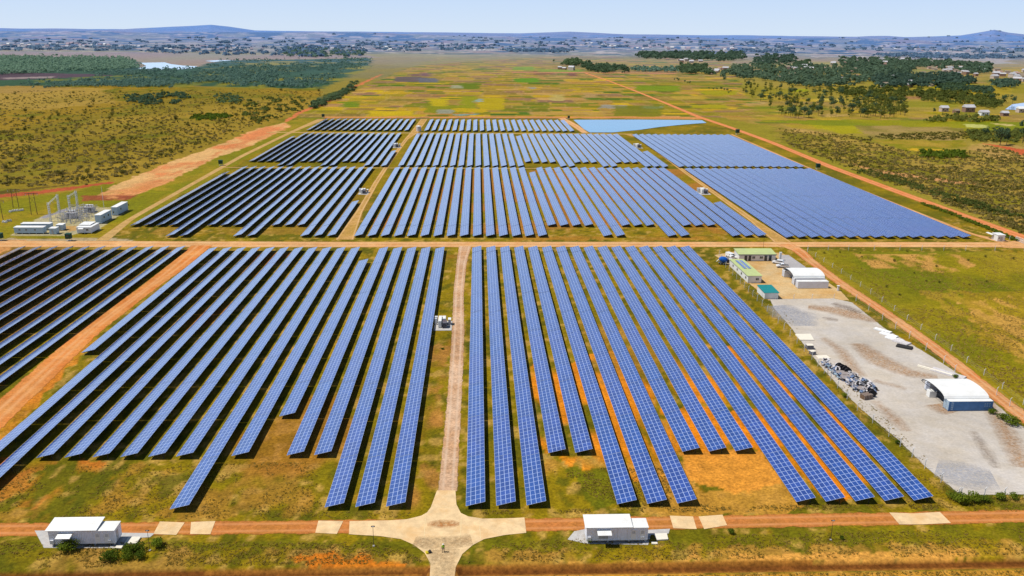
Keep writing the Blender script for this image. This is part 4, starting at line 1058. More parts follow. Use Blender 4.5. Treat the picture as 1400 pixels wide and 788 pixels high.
# ---------------- substation
def gantry(label, p1, p2, h):
    t = thing('lattice_gantry', label, 'gantry', p1, 0, 'white lattice gantries in the substation')
    q = (p2[0] - p1[0], p2[1] - p1[1])
    w = .42
    for cx, cy in ((0, 0), q):
        mb = MB()
        for sx in (-1, 1):
            for sy in (-1, 1): mb.tube((cx + sx * w, cy + sy * w, 0), (cx + sx * w * .8, cy + sy * w * .8, h), .07, .06, 4)
        n = 9
        for k in range(n):
            z0 = h * k / n; z1 = h * (k + 1) / n; s = 1 if k % 2 else -1
            mb.tube((cx - s * w, cy - w, z0), (cx + s * w, cy - w, z1), .085, .085, 4)
            mb.tube((cx - w, cy + s * w, z0), (cx - w, cy - s * w, z1), .085, .085, 4)
            mb.tube((cx + w, cy + s * w, z0), (cx + w, cy - s * w, z1), .06, .06, 4)
            mb.box(cx - w, cx + w, cy - w, cy + w, z0 + .02, z0 + .26)
        mb.build('tower', M['white'], t)
    mb = MB(); L_ = Vector((q[0], q[1], 0))
    for dz in (-.35, .25): mb.tube((0, 0, h + dz - .6), (q[0], q[1], h + dz - .6), .07, .07, 4)
    for k in range(8):
        a = L_ * (k / 8); b = L_ * ((k + 1) / 8); s = .3 if k % 2 else -.3
        mb.tube((a.x, a.y, h - .65 + s), (b.x, b.y, h - .65 - s), .04, .04, 4)
    mb.build('beam', M['light_metal'], t)
    for k in (1, 2, 3):
        a = L_ * (k / 4); mb = MB()
        for j in range(4): mb.tube((a.x, a.y, h - 1.3 - .28 * j), (a.x, a.y, h - 1.4 - .28 * j), .16, .16, 8)
        mb.tube((a.x, a.y, h - 1.0), (a.x, a.y, h - 2.5), .04, .04, 5)
        mb.build('insulator_string', M['grey_metal'], t)
gantry('white lattice gantry pair nearest the front containers of the substation', at(69.5, 303.5), at(81.5, 291), 9.6)
gantry('white lattice gantry pair at the rear of the substation', at(96.5, 291), at(106.5, 284.5), 9.2)

def transformer(label, p, rz=0):
    t = thing('power_transformer', label, 'transformer', p, rz, 'power transformers in the substation')
    mb = MB(); mb.box(-2.2, 2.2, -1.2, 1.2, .4, 3.0); mb.build('tank', M['pile_pale'], t, .08)
    for s in (-1, 1):
        mb = MB()
        for k in range(8): mb.box(-1.9 + k * .5, -1.75 + k * .5, s * 1.25 - (.7 if s < 0 else 0), s * 1.25 + (.7 if s > 0 else 0), .7, 2.8)
        mb.build('radiator', M['grey_metal'], t)
    mb = MB(); mb.tube((-1.9, .4, 3.7), (1.9, .4, 3.7), .42, .42, 12); mb.build('oil_conservator', M['light_metal'], t)
    for x in (-1.3, 0, 1.3):
        mb = MB()
        for j in range(5): mb.tube((x, -.5, 3.0 + j * .26), (x, -.5, 3.18 + j * .26), .2, .12, 8)
        mb.build('bushing', M['wood'], t)
    mb = MB(); mb.box(-3, 3, -2.3, 2.3, 0, .4); mb.build('plinth', M['slab'], t)
transformer('power transformer left of the grey yard centre, substation', at(99, 298.5), 0.05)
transformer('power transformer at the rear right of the substation yard', at(123, 290.5), 0.0)
random.seed(3)
# switchgear posts: one built, the rest copied
sg = thing('switchgear_post', 'switchgear post with stacked insulators in the substation yard', 'switchgear', at(84, 301), 0, 'switchgear posts in the substation yard')
mb = MB(); mb.box(-.35, .35, -.3, .3, 0, .2); mb.tube((0, 0, .2), (0, 0, 2.3), .13, .1, 6); mb.box(-.9, .9, -.12, .12, 2.3, 2.5); mb.build('stand', M['grey_metal'], sg)
for x in (-.75, 0, .75):
    mb = MB()
    for j in range(5): mb.tube((x, 0, 2.5 + j * .24), (x, 0, 2.66 + j * .24), .17, .11, 8)
    mb.build('insulator', M['pile_pale'], sg)
for px, py in [(80, 304), (88, 297.5), (92, 302), (91, 305), (96, 304.5), (100, 303.5), (105, 303), (106, 299), (110, 301), (109, 296), (113, 305), (114, 299.5), (118, 303), (104, 293), (109, 291.5), (115, 289), (112, 294), (119, 296), (129, 292.5), (131, 289.5), (84, 306), (97, 293), (92, 294), (86, 303), (94, 300), (98, 306), (103, 305), (107, 302.5), (112, 303), (102, 296), (106, 294), (112, 291.5), (118, 293), (116, 297), (122, 300), (126, 297), (101, 289), (106, 288), (90, 300), (110, 306.5), (88, 307), (121, 304)]:
    dup(sg, at(px + random.uniform(-.6, .6), py), random.uniform(-.1, .1) + (1.57 if random.random() < .3 else 0))
# busbars
t = thing('busbar', 'raised steel busbar frame across the middle of the substation yard', 'busbar', at(90, 299))
a0 = at(90, 299)
def rel(px, py): a = at(px, py); return (a[0] - a0[0], a[1] - a0[1])
for (u, v) in (((84, 303), (116, 290)), ((90, 304), (120, 292)), ((97, 305), (120, 298))):
    a, b = rel(*u), rel(*v); mb = MB()
    mb.tube((a[0], a[1], 4.3), (b[0], b[1], 4.3), .07, .07, 5)
    for f in (0, .33, .66, 1): mb.tube((a[0] + (b[0] - a[0]) * f, a[1] + (b[1] - a[1]) * f, 0), (a[0] + (b[0] - a[0]) * f, a[1] + (b[1] - a[1]) * f, 4.3), .08, .08, 5)
    mb.build('bar', M['light_metal'], t)

def cabin(label, p, W, D, H, wall, roof, rz=0, base=.35, windows=(), over=.15, pitch=.12, door=None, group=None, name='container_cabin', cat='container cabin', side_windows=()):
    t = thing(name, label, cat, p, rz, group)
    mb = MB(); mb.box(0, W, 0, D, base, base + H); mb.build('wall', wall, t, .025)
    mb = MB(); mb.slab([(-over, -over, base + H + .1), (W + over, -over, base + H + .1), (W + over, D + over, base + H + .1 + pitch), (-over, D + over, base + H + .1 + pitch)], .1); mb.build('roof', roof, t)
    if base > .1:
        mb = MB(); k = max(2, int(W / 3) + 1)
        for i in range(k):
            x = .15 + (W - .5) * i / (k - 1); mb.box(x, x + .25, .1, .35, 0, base); mb.box(x, x + .25, D - .35, D - .1, 0, base)
        mb.build('footing', M['slab'], t)
    for (x0, x1, z0, z1) in windows: window(t, x0, x1, base + z0, base + z1, -.003)
    if door:
        mb = MB(); mb.box(door[0], door[1], -.05, -.003, base + .02, base + 2.05); d_ = mb.build('door', M['grey_metal'], t)
        mb = MB(); mb.box(door[1] - .15, door[1] - .08, -.09, -.05, base + .9, base + 1.1); mb.build('handle', M['dark'], d_)
    for (y0, y1, z0, z1) in side_windows:
        mb = MB(); mb.box(W + .003, W + .04, y0, y1, base + z0, base + z1); mb.build('window', M['glass'], t)
    return t
cabin('long white substation container nearest the apron, left front', at(20, 320.3), 13.2, 3.0, 2.6, M['substation_wall'], M['white_roof'], base=.5, windows=[(2, 3, 1.1, 1.9), (5, 6, 1.1, 1.9), (9, 10, 1.1, 1.9)])
cabin('long white substation container standing behind the front one', at(29.5, 315.2), 13.4, 3.0, 2.7, M['substation_wall'], M['white_roof'], base=.4)
cabin('small square cabin at the right end of the front substation container', at(68, 320.8), 3.0, 3.2, 2.6, M['substation_wall'], M['white'], base=.2, door=(1.0, 1.9))
cabin('small white kiosk between the containers and the gravel yard', at(77.5, 315.6), 2.9, 3.4, 2.5, M['substation_wall'], M['white_roof'], base=.2, door=(1, 1.9))
t = cabin('white control building with awning at the right front of the substation', at(105.5, 319.8), 6.6, 9.0, 2.6, M['white_ribbed'], M['white_roof'], base=.4, windows=[(4.2, 5.4, 1, 1.9)])
mb = MB(); mb.slab([(1, -1.3, 2.5), (3.4, -1.3, 2.5), (3.4, 0, 2.8), (1, 0, 2.8)], .06); mb.build('awning', M['white_roof'], t)
mb = MB(); mb.slab([(-.3, 3.2, 3.5), (5.0, 3.2, 3.5), (5.0, 9.2, 3.75), (-.3, 9.2, 3.75)], .08); mb.build('canopy', M['white_roof'], t)
def dy(a, b): return at(*b)[1] - at(*a)[1]
cabin('pale blue windowed building right of the control building', at(130.8, 306.3), 2.9, dy((138.8, 306.3), (151.9, 299)), 4.0, M['substation_wall'], M['white_roof'], base=.3, side_windows=[(3, 4.2, 1.9, 2.8), (8, 9.2, 1.9, 2.8), (14, 15.2, 1.9, 2.8)])
cabin('pale blue building at the far right corner of the substation', at(153.2, 295), 2.9, dy((159.4, 295), (173.2, 287.5)), 4.0, M['substation_wall'], M['white_roof'], base=.3, side_windows=[(4, 5.2, 1.9, 2.8), (14, 15.2, 1.9, 2.8)])
# tall thin mast
t = thing('lightning_mast', 'thin white mast behind the pale blue buildings', 'mast', at(143, 289.5))
mb = MB(); mb.tube((0, 0, 0), (0, 0, 13), .12, .05, 6); mb.build('pole', M['light_metal'], t)
mb = MB(); mb.box(-.4, .4, -.4, .4, 0, .3); mb.build('footing', M['slab'], t)
# power line poles and conductors
def hpole(label, p, h, rz=.0, sc=1):
    t = thing('power_pole', label, 'power pole', p, rz, 'wooden power poles on the left')
    for s in (-1, 1):
        mb = MB(); mb.tube((s * 1.35, 0, 0), (s * 1.1, 0, h), .17, .12, 7); mb.build('post', M['wood'], t)
    mb = MB(); mb.box(-3.0, 3.0, -.12, .12, h - .5, h - .25); mb.build('crossarm', M['wood'], t)
    mb = MB(); mb.tube((-1.2, 0, h * .5), (1.1, 0, h * .8), .06, .06, 5); mb.tube((1.2, 0, h * .5), (-1.1, 0, h * .8), .06, .06, 5); mb.build('brace', M['wood'], t)
    for x in (-2.7, 0, 2.7):
        mb = MB()
        for j in range(4): mb.tube((x, 0, h - .6 - j * .2), (x, 0, h - .7 - j * .2), .15, .15, 7)
        mb.build('insulator', M['pile_pale'], t)
    return t
PP = [at(47, 293.5), at(0.5, 303), at(22, 284)]
hpole('two-legged wooden power pole on the grass left of the substation', PP[0], 11.2, .25)
hpole('two-legged wooden power pole at the left edge of the picture', PP[1], 10.5, .25)
hpole('two-legged wooden power pole farther off near the red ditch', PP[2], 10, .25)
for nm, row in (('in front of the power poles', [(5, 304.5), (8, 304.8), (11, 303), (14, 302.8)]), ('behind the power poles', [(14, 290.5), (17.5, 289.5), (21, 289), (24, 288.8), (28, 288.6), (31, 288)])):
    for i, (x, y) in enumerate(row):
        mb = MB(); mb.box(-.6, .6, -.45, .45, 0, .7); mb.box(-.3, .35, -.3, .3, .7, 1.0)
        o = mb.build('concrete_block', M['stone_white'], None, .04); o.location = (*at(x, y), 0); o.rotation_euler.z = i * .4
        tag(o, 'white concrete block in the row %s' % nm, 'concrete block', 'white concrete blocks ' + nm)

# ---------------- depot
t = cabin('long white office with pale green roof at the back of the depot', at(1010, 357.2), 15.6, 7.0, 2.7, M['white'], M['green_roof'], base=.12, over=.35, pitch=.75, name='office_building', cat='office',
          windows=[(5.6, 6.9, .9, 2.0), (8.8, 10.2, .9, 2.0)])
mb = MB(); mb.box(-.35, 15.95, -.42, -.36, 2.62, 3.0); mb.build('fascia', M['fascia'], t)
for x0, x1 in ((2.3, 3.5), (4.0, 5.2), (10.8, 12.0), (12.7, 13.9)):
    mb = MB(); mb.box(x0, x1, -.05, -.003, .15, 2.4); d_ = mb.build('door', M['glass'], t)
    mb = MB(); mb.box(x0 - .06, x0, -.07, -.003, .12, 2.46); mb.box(x1, x1 + .06, -.07, -.003, .12, 2.46); mb.build('frame', M['white'], d_)
LQ = dy((1022, 387.4), (999, 364.2))
t = cabin('white office with solar panels on its pale green roof', at(1022, 387.4), 5.3, LQ, 2.8, M['white'], M['green_roof'], base=.12, over=.3, pitch=.0, name='office_building', cat='office', windows=[(3.0, 4.3, 1.0, 2.0)])
for x0, y0, w_ in ((1.35, LQ * .40, 1.15), (3.05, LQ * .40, 1.15)):
    mb = MB(); mb.box(x0, x0 + w_, y0, y0 + LQ * .50, 3.1, 3.2); s_ = mb.build('roof_solar_panel', PM, t)
    me_ = s_.data; ul = me_.uv_layers.new(name='UVMap')
    for lp in me_.loops:
        c_ = me_.vertices[lp.vertex_index].co; ul.data[lp.index].uv = (c_.x * .9, c_.y / 1.65)
for k in range(4):
    mb = MB(); y = 2 + k * LQ / 4.3; mb.box(-.04, -.003, y, y + 1.2, 1.1, 2.0); mb.build('window', M['glass'], t)
t = cabin('small white hut with bright teal roof in the depot', at(1045, 409.2), 5.0, dy((1045, 409), (1036.3, 399.5)), 2.3, M['white'], M['teal_roof'], base=.08, over=.28, pitch=.35, name='storage_hut', cat='hut')
mb = MB(); mb.box(-.05, -.003, 2.0, 3.0, .1, 2.1); mb.build('door', M['light_metal'], t)

def container(name, label, p, W, D, H, mat, rz=0, group=None, roofm=None):
    t = thing(name, label, 'shipping container', p, rz, group)
    mb = MB(); mb.box(0, W, 0, D, .12, H); mb.build('wall', mat, t, .03)
    mb = MB(); mb.slab([(-.03, -.03, H + .05), (W + .03, -.03, H + .05), (W + .03, D + .03, H + .05), (-.03, D + .03, H + .05)], .05); mb.build('roof', roofm or M['white_roof'], t)
    for s in (0, 1):
        mb = MB(); mb.box(-.05, -.004, .06 + s * (D / 2), D / 2 - .05 + s * (D / 2) - .01, .2, H - .08); d_ = mb.build('door', M['white_ribbed'] if mat != M['blue_steel'] else M['substation_wall'], t)
        mb = MB()
        for k in (.3, .7): mb.tube((-.08, .06 + s * D / 2 + D / 2 * k, .25), (-.08, .06 + s * D / 2 + D / 2 * k, H - .15), .025, .025, 5)
        mb.build('locking_bar', M['grey_metal'], d_)
    mb = MB()
    for x in (0, W - .15):
        for y in (0, D - .15): mb.box(x - .02, x + .17, y - .02, y + .17, 0, H + .07)
    mb.build('corner_post', mat if mat == M['blue_steel'] else M['white'], t)
    return t
SH = 'containers carrying the depot shelter roof'
container('shipping_container', 'white container nearest the storage yard, in front of the shelter', at(1090.4, 394.8), 11.7, 2.5, 2.7, M['white_ribbed'])
container('shipping_container', 'white container under the near edge of the depot shelter roof', at(1085.4, 390.2), 11.9, 2.5, 2.7, M['white_ribbed'])
c1 = at(1071.8, 379.6); c2 = at(1085.4, 390.2)
container('shipping_container', 'white container under the far edge of the depot shelter roof', c1, 11.9, 2.5, 2.8, M['white_ribbed'])
def shelter(label, x0, x1, ya, yb, z0, rise, name='shelter_roof'):
    """vaulted roof spanning two containers (ya near edge, yb far edge)"""
    t = thing(name, label, 'shelter roof', ((x0 + x1) / 2, (ya + yb) / 2), 0)
    cx, cyy = (x0 + x1) / 2, (ya + yb) / 2
    n = 10; pts = []
    for i in range(n + 1):
        a = math.pi * i / n
        pts.append(((ya - cyy) + (yb - ya) * (1 - math.cos(a)) / 2, z0 + rise * math.sin(a) ** .8))
    mb = MB()
    for i in range(n):
        (a, za), (b, zb) = pts[i], pts[i + 1]
        mb.slab([(x0 - cx, a, za), (x1 - cx, a, za), (x1 - cx, b, zb), (x0 - cx, b, zb)], .06)
    mb.build('roof_sheet', M['white_roof'], t)
    for x in (x0 - cx + .15, 0, x1 - cx - .15):
        mb = MB()
        for i in range(n):
            (a, za), (b, zb) = pts[i], pts[i + 1]
            mb.tube((x, a, za - .15), (x, b, zb - .15), .06, .06, 5)
            mb.tube((x, a, za - .15), (x, b, max(z0 - .1, zb - .75)), .05, .05, 4)
        mb.tube((x, pts[0][0], z0 - .1), (x, pts[-1][0], z0 - .1), .06, .06, 5)
        mb.build('truss', M['dark_frame'], t)
shelter('white arched shelter roof over the white depot containers', c2[0] - .2, c2[0] + 12.1, c2[1] + .9, c1[1] + 1.6, 2.85, 1.5)
# right shelter with blue container
b1 = at(1296.0, 562.6); b2 = at(1270, 537)
t = container('shipping_container', 'dark blue container with white lettering, front of the right shelter', b1, 11.5, 2.5, 2.7, M['blue_steel'], roofm=M['white_roof'])
import itertools
mb = MB()
for k in range(7): mb.box(.62, 1.15, -.012, -.004, .45 + k * .3, .62 + k * .3) if k % 2 == 0 else (mb.box(.62, .74, -.012, -.004, .45 + k * .3, .65 + k * .3), mb.box(1.0, 1.15, -.012, -.004, .45 + k * .3, .65 + k * .3))
for k in range(9): mb.box(9.3 + (k % 3) * .6, 9.62 + (k % 3) * .6, -.012, -.004, 1.2 + (k // 3) * .42, 1.34 + (k // 3) * .42)
mb.build('lettering', M['substation_wall'], t)
container('shipping_container', 'pale grey container under the far edge of the right shelter roof', b2, 11.6, 2.5, 2.7, M['pile_pale'])
b3 = at(1270.2, 544.2)
cabin('small white box cabin at the open left end of the right shelter', b3, 1.9, 1.7, 1.7, M['white'], M['white'], base=.05, over=.02, pitch=0, name='site_box', cat='site box')
shelter('white arched shelter roof beside the blue container', b1[0] - .6, b1[0] + 11.2, b1[1] + 1.5, b2[1] + 1.7, 2.85, 1.4)

# vehicles
def wheel(t, x, y, r, w=.24):
    mb = MB(); mb.tube((x, y - w / 2, r), (x, y + w / 2, r), r, r, 14); o = mb.build('wheel', M['dark'], t)
    mb = MB(); mb.tube((x, y - w / 2 - .01, r), (x, y + w / 2 + .01, r), r * .5, r * .5, 10); mb.build('rim', M['grey_metal'], o)
def car(label, p, rz, kind='suv'):
    name = {'suv': 'parked_car', 'pickup': 'pickup_truck', 'van': 'parked_van'}[kind]
    t = thing(name, label, {'suv': 'car', 'pickup': 'pickup', 'van': 'van'}[kind], p, rz, 'white vehicles parked at the depot')
    W = .92
    if kind == 'van': prof = [(-2.4, .35), (2.35, .35), (2.45, .9), (1.9, 1.15), (1.3, 1.95), (1.0, 2.1), (-2.35, 2.1), (-2.42, 1.9)]
    elif kind == 'suv': prof = [(-2.3, .38), (2.3, .38), (2.35, .8), (2.15, 1.02), (1.05, 1.12), (.45, 1.7), (.2, 1.78), (-1.9, 1.78), (-2.3, 1.15)]
    else: prof = [(-2.6, .45), (2.4, .45), (2.45, .85), (2.25, 1.05), (1.2, 1.15), (.65, 1.7), (.4, 1.76), (-.55, 1.74), (-.75, 1.1), (-2.6, 1.1)]
    mb = MB(); mb.prism(prof, -W, W, 'y'); mb.build('body', M['car_white'], t, .05)
    top = 1.78 if kind != 'van' else 2.1
    # glass
    mb = MB()
    if kind == 'van':
        mb.add([(1.34, -W + .1, 1.9), (1.34, W - .1, 1.9), (1.93, W - .1, 1.17), (1.93, -W + .1, 1.17)], [(0, 1, 2, 3)])
    else:
        a = (.49, 1.68) if kind == 'suv' else (.69, 1.68); b = (1.06, 1.14) if kind == 'suv' else (1.2, 1.17)
        mb.add([(a[0] + .02, -W + .1, a[1] + .01), (a[0] + .02, W - .1, a[1] + .01), (b[0] + .02, W - .1, b[1] + .02), (b[0] + .02, -W + .1, b[1] + .02)], [(0, 1, 2, 3)])
    mb.build('windscreen', M['glass'], t, fixn=False)
    x0, x1 = {'suv': (-1.9, .5), 'pickup': (-.5, .75), 'van': (.2, 1.3)}[kind]
    for s in (-1, 1):
        mb = MB(); mb.box(x0, x1, s * W - (.015 if s > 0 else .015), s * W + .015, 1.2, 1.62); mb.build('side_window', M['glass'], t)
    for x in (-1.5, 1.5):
        for s in (-1, 1): wheel(t, x, s * (W - .1), .36)
    for s in (-1, 1):
        mb = MB(); mb.box(2.3 if kind != 'van' else 2.38, 2.44 if kind != 'pickup' else 2.47, s * .62 - .16, s * .62 + .16, .72, .9); mb.build('headlight', M['lamp_glass'], t)
    if kind == 'pickup':
        mb = MB(); mb.box(-2.5, -.8, -.78, .78, 1.101, 1.13); mb.build('cargo_bed', M['dark'], t)
car('white van parked left of the long office', at(998.5, 352.5), -1.2, 'van')
car('white car parked nose-in at the right end of the long office', at(1063.5, 360.8), 2.6, 'suv')
car('white pickup parked in front of the depot shelter', at(1069.5, 366.0), math.pi - .1, 'pickup')
car('grey-windowed pickup at the left corner of the long office', at(1000.0, 354.8), .1, 'pickup')
# concrete mixer truck
t = thing('concrete_mixer', 'concrete mixer truck with bright blue drum behind the solar-roofed office', 'mixer truck', at(990.5, 361.8), -.12)
mb = MB(); mb.box(-2.6, 3.4, -.4, .4, .7, .95); mb.build('chassis', M['grey_metal'], t)
mb = MB()
segs = [(-2.4, 2.4, .45), (-1.9, 2.3, .95), (-.9, 2.1, 1.25), (.1, 1.9, 1.2), (.9, 1.7, .75)]
for a, b in zip(segs[:-1], segs[1:]): mb.tube((a[0], 0, a[1] + .1), (b[0], 0, b[1] + .1), a[2], b[2], 14)
mb.build('drum', M['blue_paint'], t)
mb = MB(); mb.prism([(1.7, .7), (3.4, .7), (3.45, 1.5), (3.1, 2.4), (1.7, 2.45)], -1.0, 1.0, 'y'); cb = mb.build('cab', M['car_white'], t, .05)
mb = MB(); mb.add([(3.15, -.85, 2.35), (3.15, .85, 2.35), (3.48, .85, 1.55), (3.48, -.85, 1.55)], [(0, 1, 2, 3)]); mb.build('windscreen', M['glass'], cb, fixn=False)
for s in (-1, 1):
    mb = MB(); mb.box(2.1, 2.95, s * 1.0 - .015, s * 1.0 + .015, 1.55, 2.2); mb.build('side_window', M['glass'], cb)
mb = MB(); mb.box(.95, 1.6, -.8, .8, .95, 2.2); mb.build('engine_housing', M['dark_frame'], t)
mb = MB(); mb.add([(-2.4, -.35, 2.3), (-2.4, .35, 2.3), (-3.4, .25, 1.2), (-3.4, -.25, 1.2)], [(0, 1, 2, 3)]); mb.build('chute', M['light_metal'], t, fixn=False)
for x in (-1.8, -.6, 2.6):
    for s in (-1, 1): wheel(t, x, s * .85, .5, .3)

# storage yard: drums, crates, scrap
def drum(label, p, r=1.15, flat=False, group=None, rz=0):
    t = thing('cable_drum', label, 'cable drum', p, rz, group)
    if flat:
        mb = MB(); mb.tube((0, 0, .02), (0, 0, .12), r, r, 20); mb.tube((0, 0, .9), (0, 0, 1.0), r, r, 20); mb.build('flange', M['drum_wood'], t)
        mb = MB(); mb.tube((0, 0, .12), (0, 0, .9), r * .6, r * .6, 16); mb.build('core', M['dark'], t)
    else:
        mb = MB(); mb.tube((0, -.5, r), (0, -.4, r), r, r, 20); mb.tube((0, .4, r), (0, .5, r), r, r, 20); mb.build('flange', M['dark'], t)
        mb = MB(); mb.tube((0, -.4, r), (0, .4, r), r * .75, r * .75, 16); mb.build('cable', M['dark_frame'], t)
for i, (x, y, lb) in enumerate([(1147, 506, 'dark upright cable drum, leftmost of the four on the scrap heap'), (1150.5, 508, 'dark upright cable drum, second from the left on the scrap heap'), (1154.5, 509.5, 'dark upright cable drum, third from the left on the scrap heap'), (1158, 512, 'dark upright cable drum, rightmost and nearest of the four')]):
    drum(lb, at(x, y), 1.05, group='upright cable drums')
drum('grey flat cable drum below the upright drums', at(1151, 514), 1.7, True)
drum('grey flat cable drum in the middle of the scrap heap', at(1157, 520), 1.75, True)
drum('pale flat cable drum towards the near end of the scrap heap', at(1178, 535), 1.4, True)
drum('pale flat cable drum right of the upright drums', at(1166, 515.5), 1.1, True)
drum('brown cable drum standing at the near tip of the scrap heap', at(1191, 543), 1.1, False)
random.seed(21)
# pallets of scrap: a pallet with leaning sheets; several kinds, copied
def scrap(label, p, mats, k):
    t = thing('scrap_pallet', label, 'scrap pallet', p, random.uniform(-.5, .5), 'scrap pallets heaped along the yard edge')
    mb = MB()
    for j in range(5): mb.box(-.6 + j * .27, -.46 + j * .27, -.5, .5, .1, .14)
    for y in (-.45, 0, .4): mb.box(-.6, .64, y, y + .08, 0, .1)
    mb.build('pallet', M['wood'], t)
    mb = MB(); r_ = random.Random(k)
    for j in range(7):
        x = r_.uniform(-.5, .3); y = r_.uniform(-.5, .2); z = .15 + j * .12; w_ = r_.uniform(.4, 1.1); d_ = r_.uniform(.3, .9)
        dz = r_.uniform(-.12, .35)
        mb.slab([(x, y, z), (x + w_, y + r_.uniform(-.1, .1), z + dz), (x + w_, y + d_, z + dz + r_.uniform(-.1, .3)), (x, y + d_, z + r_.uniform(0, .2))], r_.uniform(.05, .22), j % len(mats))
    mb.build('load', mats, t)
    return t
sp_ = [scrap('pallet of blue and white scrap sheets in the yard-edge heap', at(1126, 500), [M['pile_blue'], M['pile_pale']], 1),
       scrap('pallet of blue and white scrap sheets in the yard-edge heap', at(1130, 503), [M['pile_blue'], M['substation_wall'], M['dark']], 2),
       scrap('pallet of blue and white scrap sheets in the yard-edge heap', at(1135, 506), [M['pile_pale'], M['pile_blue'], M['dark']], 3)]
quad = [(1122, 496), (1128, 495), (1196, 530), (1200, 538), (1180, 543), (1172, 536), (1140, 512)]
n = 0; spots = []
while n < 62:
    x = random.uniform(1122, 1200); y = random.uniform(495, 543)
    if not pip(quad, np.array([x]), np.array([y]))[0]: continue
    if any(abs(x - a) < 2.0 and abs(y - b) < 1.2 for a, b in spots): continue
    if any(abs(x - a) < 5 and abs(y - b) < 3 for a, b in ((1151, 511), (1157, 517), (1178, 533), (1191, 540))): continue
    spots.append((x, y)); n += 1
    dup(random.choice(sp_), at(x, y), random.uniform(0, 3.1), sc=[random.uniform(.8, 1.35)] * 3)
    if n > 60: break
t = thing('wooden_crate', 'brown slatted crate at the near end of the scrap heap', 'crate', at(1184, 545), .3)
mb = MB(); mb.box(-1.3, 1.3, -.9, .9, 0, 1.3); mb.build('box', M['wood'], t, .03)
mb = MB()
for k in range(6): mb.box(-1.34 + k * .5, -1.2 + k * .5, -.95, -.9, 0, 1.35); mb.box(-1.34 + k * .5, -1.2 + k * .5, -.9, .9, 1.3, 1.34)
mb.build('slat', M['drum_wood'], t)
def crate(label, p, s, mat, rz=0):
    t = thing('storage_crate', label, 'crate', p, rz)
    mb = MB(); mb.box(-s, s, -s * .8, s * .8, .12, s * 1.3); mb.build('box', mat, t, .03)
    mb = MB(); mb.box(-s * 1.03, s * 1.03, -s * .84, s * .84, s * 1.3, s * 1.3 + .06); mb.build('lid', M['tarp'] if mat != M['tarp'] else M['drum_wood'], t)
    mb = MB(); mb.box(-s, s, -s * .8, -s * .6, 0, .12); mb.box(-s, s, s * .6, s * .8, 0, .12); mb.build('skid', M['wood'], t)
crate('dark crate with pale lid beside the left yard fence', at(1106.5, 477), 1.0, M['fascia'])
crate('dark crate with pale lid just below the first one on the yard edge', at(1110.5, 484.5), .8, M['fascia'], .3)
def tile_stack(label, pts, mat, z):
    o = gslab('tile_stack', pts, mat, z, label, 'tile stack', z); return o
tile_stack('low stack of pinkish white tiles at the left yard edge', [(1087, 458), (1108, 457.5), (1113, 466), (1094, 466)], M['tarp'], .3)
tile_stack('cream sheet lying flat above the scrap heap', [(1115, 487), (1130, 486.5), (1136, 491), (1120, 491.5)], M['tarp'], .22)
# pipe bundles on the right edge
def bundle(label, p, rz, n, L_, r, mat):
    t = thing('pipe_bundle', label, 'pipe bundle', p, rz, 'steel bundles along the right yard edge')
    mb = MB()
    for k in range(n): mb.tube((k * 2 * r, 0, r), (k * 2 * r, L_, r), r, r, 6)
    for k in range(n - 1): mb.tube((k * 2 * r + r, 0, 2.6 * r), (k * 2 * r + r, L_, 2.6 * r), r, r, 6)
    mb.build('pipes', mat, t)
    mb = MB(); mb.box(-.1, n * 2 * r, L_ * .2, L_ * .2 + .1, 0, .06); mb.box(-.1, n * 2 * r, L_ * .8, L_ * .8 + .1, 0, .06); mb.build('bearer', M['wood'], t)
bundle('grey steel bundle farthest up the right yard edge', at(1216, 457), .62, 7, 5.5, .14, M['grey_metal'])
bundle('pale steel bundle second along the right yard edge', at(1224, 463), .6, 8, 5.5, .13, M['light_metal'])
bundle('pale steel bundle in the middle of the right yard edge', at(1232, 469), .6, 9, 5.5, .13, M['light_metal'])
bundle('whitish steel bundle next to the black one, right yard edge', at(1240, 473), .6, 10, 5.0, .14, M['pile_pale'])
bundle('black pipe bundle on the right yard edge', at(1246, 479), .9, 8, 4.5, .16, M['dark'])
bundle('long thin white beams lying near the right shelter', at(1303, 515.5), .70, 3, 10, .16, M['tarp'])
bundle('grey sheet bundle behind the right shelter', at(1316, 520), .66, 10, 9, .14, M['pile_pale'])

# fences: posts are parts of their fence
def fence(label, pts, gap=6.0, h=2.2, mat=None, wires=3, name='wire_fence', lean=True):
    P = [Vector((*at(x, y), 0)) for x, y in pts]
    base = P[0].copy(); t = thing(name, label, 'fence', (base.x, base.y), 0)
    mat = mat or M['light_metal']; posts = []
    for a, b in zip(P[:-1], P[1:]):
        n = max(1, int((b - a).length / gap))
        for k in range(n): posts.append(a.lerp(b, k / n))
    posts.append(P[-1]); posts = posts[:99]
    mbp = MB(); mbp.box(-.06, .06, -.06, .06, 0, h); mbp.add([(-.05, -.05, h), (.05, -.05, h), (.05, .05, h), (-.05, .05, h), (.28, -.05, h + .35), (.38, -.05, h + .35), (.38, .05, h + .35), (.28, .05, h + .35)], [(0, 3, 2, 1), (4, 5, 6, 7), (0, 1, 5, 4), (1, 2, 6, 5), (2, 3, 7, 6), (3, 0, 4, 7)])
    first = mbp.build('post', mat, t); first.location = posts[0] - base
    for q in posts[1:]:
        c = first.copy(); COL.objects.link(c); c.parent = t; c.location = q - base
    mb = MB()
    for a, b in zip(posts[:-1], posts[1:]):
        for k in range(wires):
            z = h * (k + 1) / wires - .1; a_ = a - base; b_ = b - base
            mb.tube((a_.x, a_.y, z), (b_.x, b_.y, z), .012, .012, 3, cap=False)
    mb.build('wire', M['grey_metal'], t)
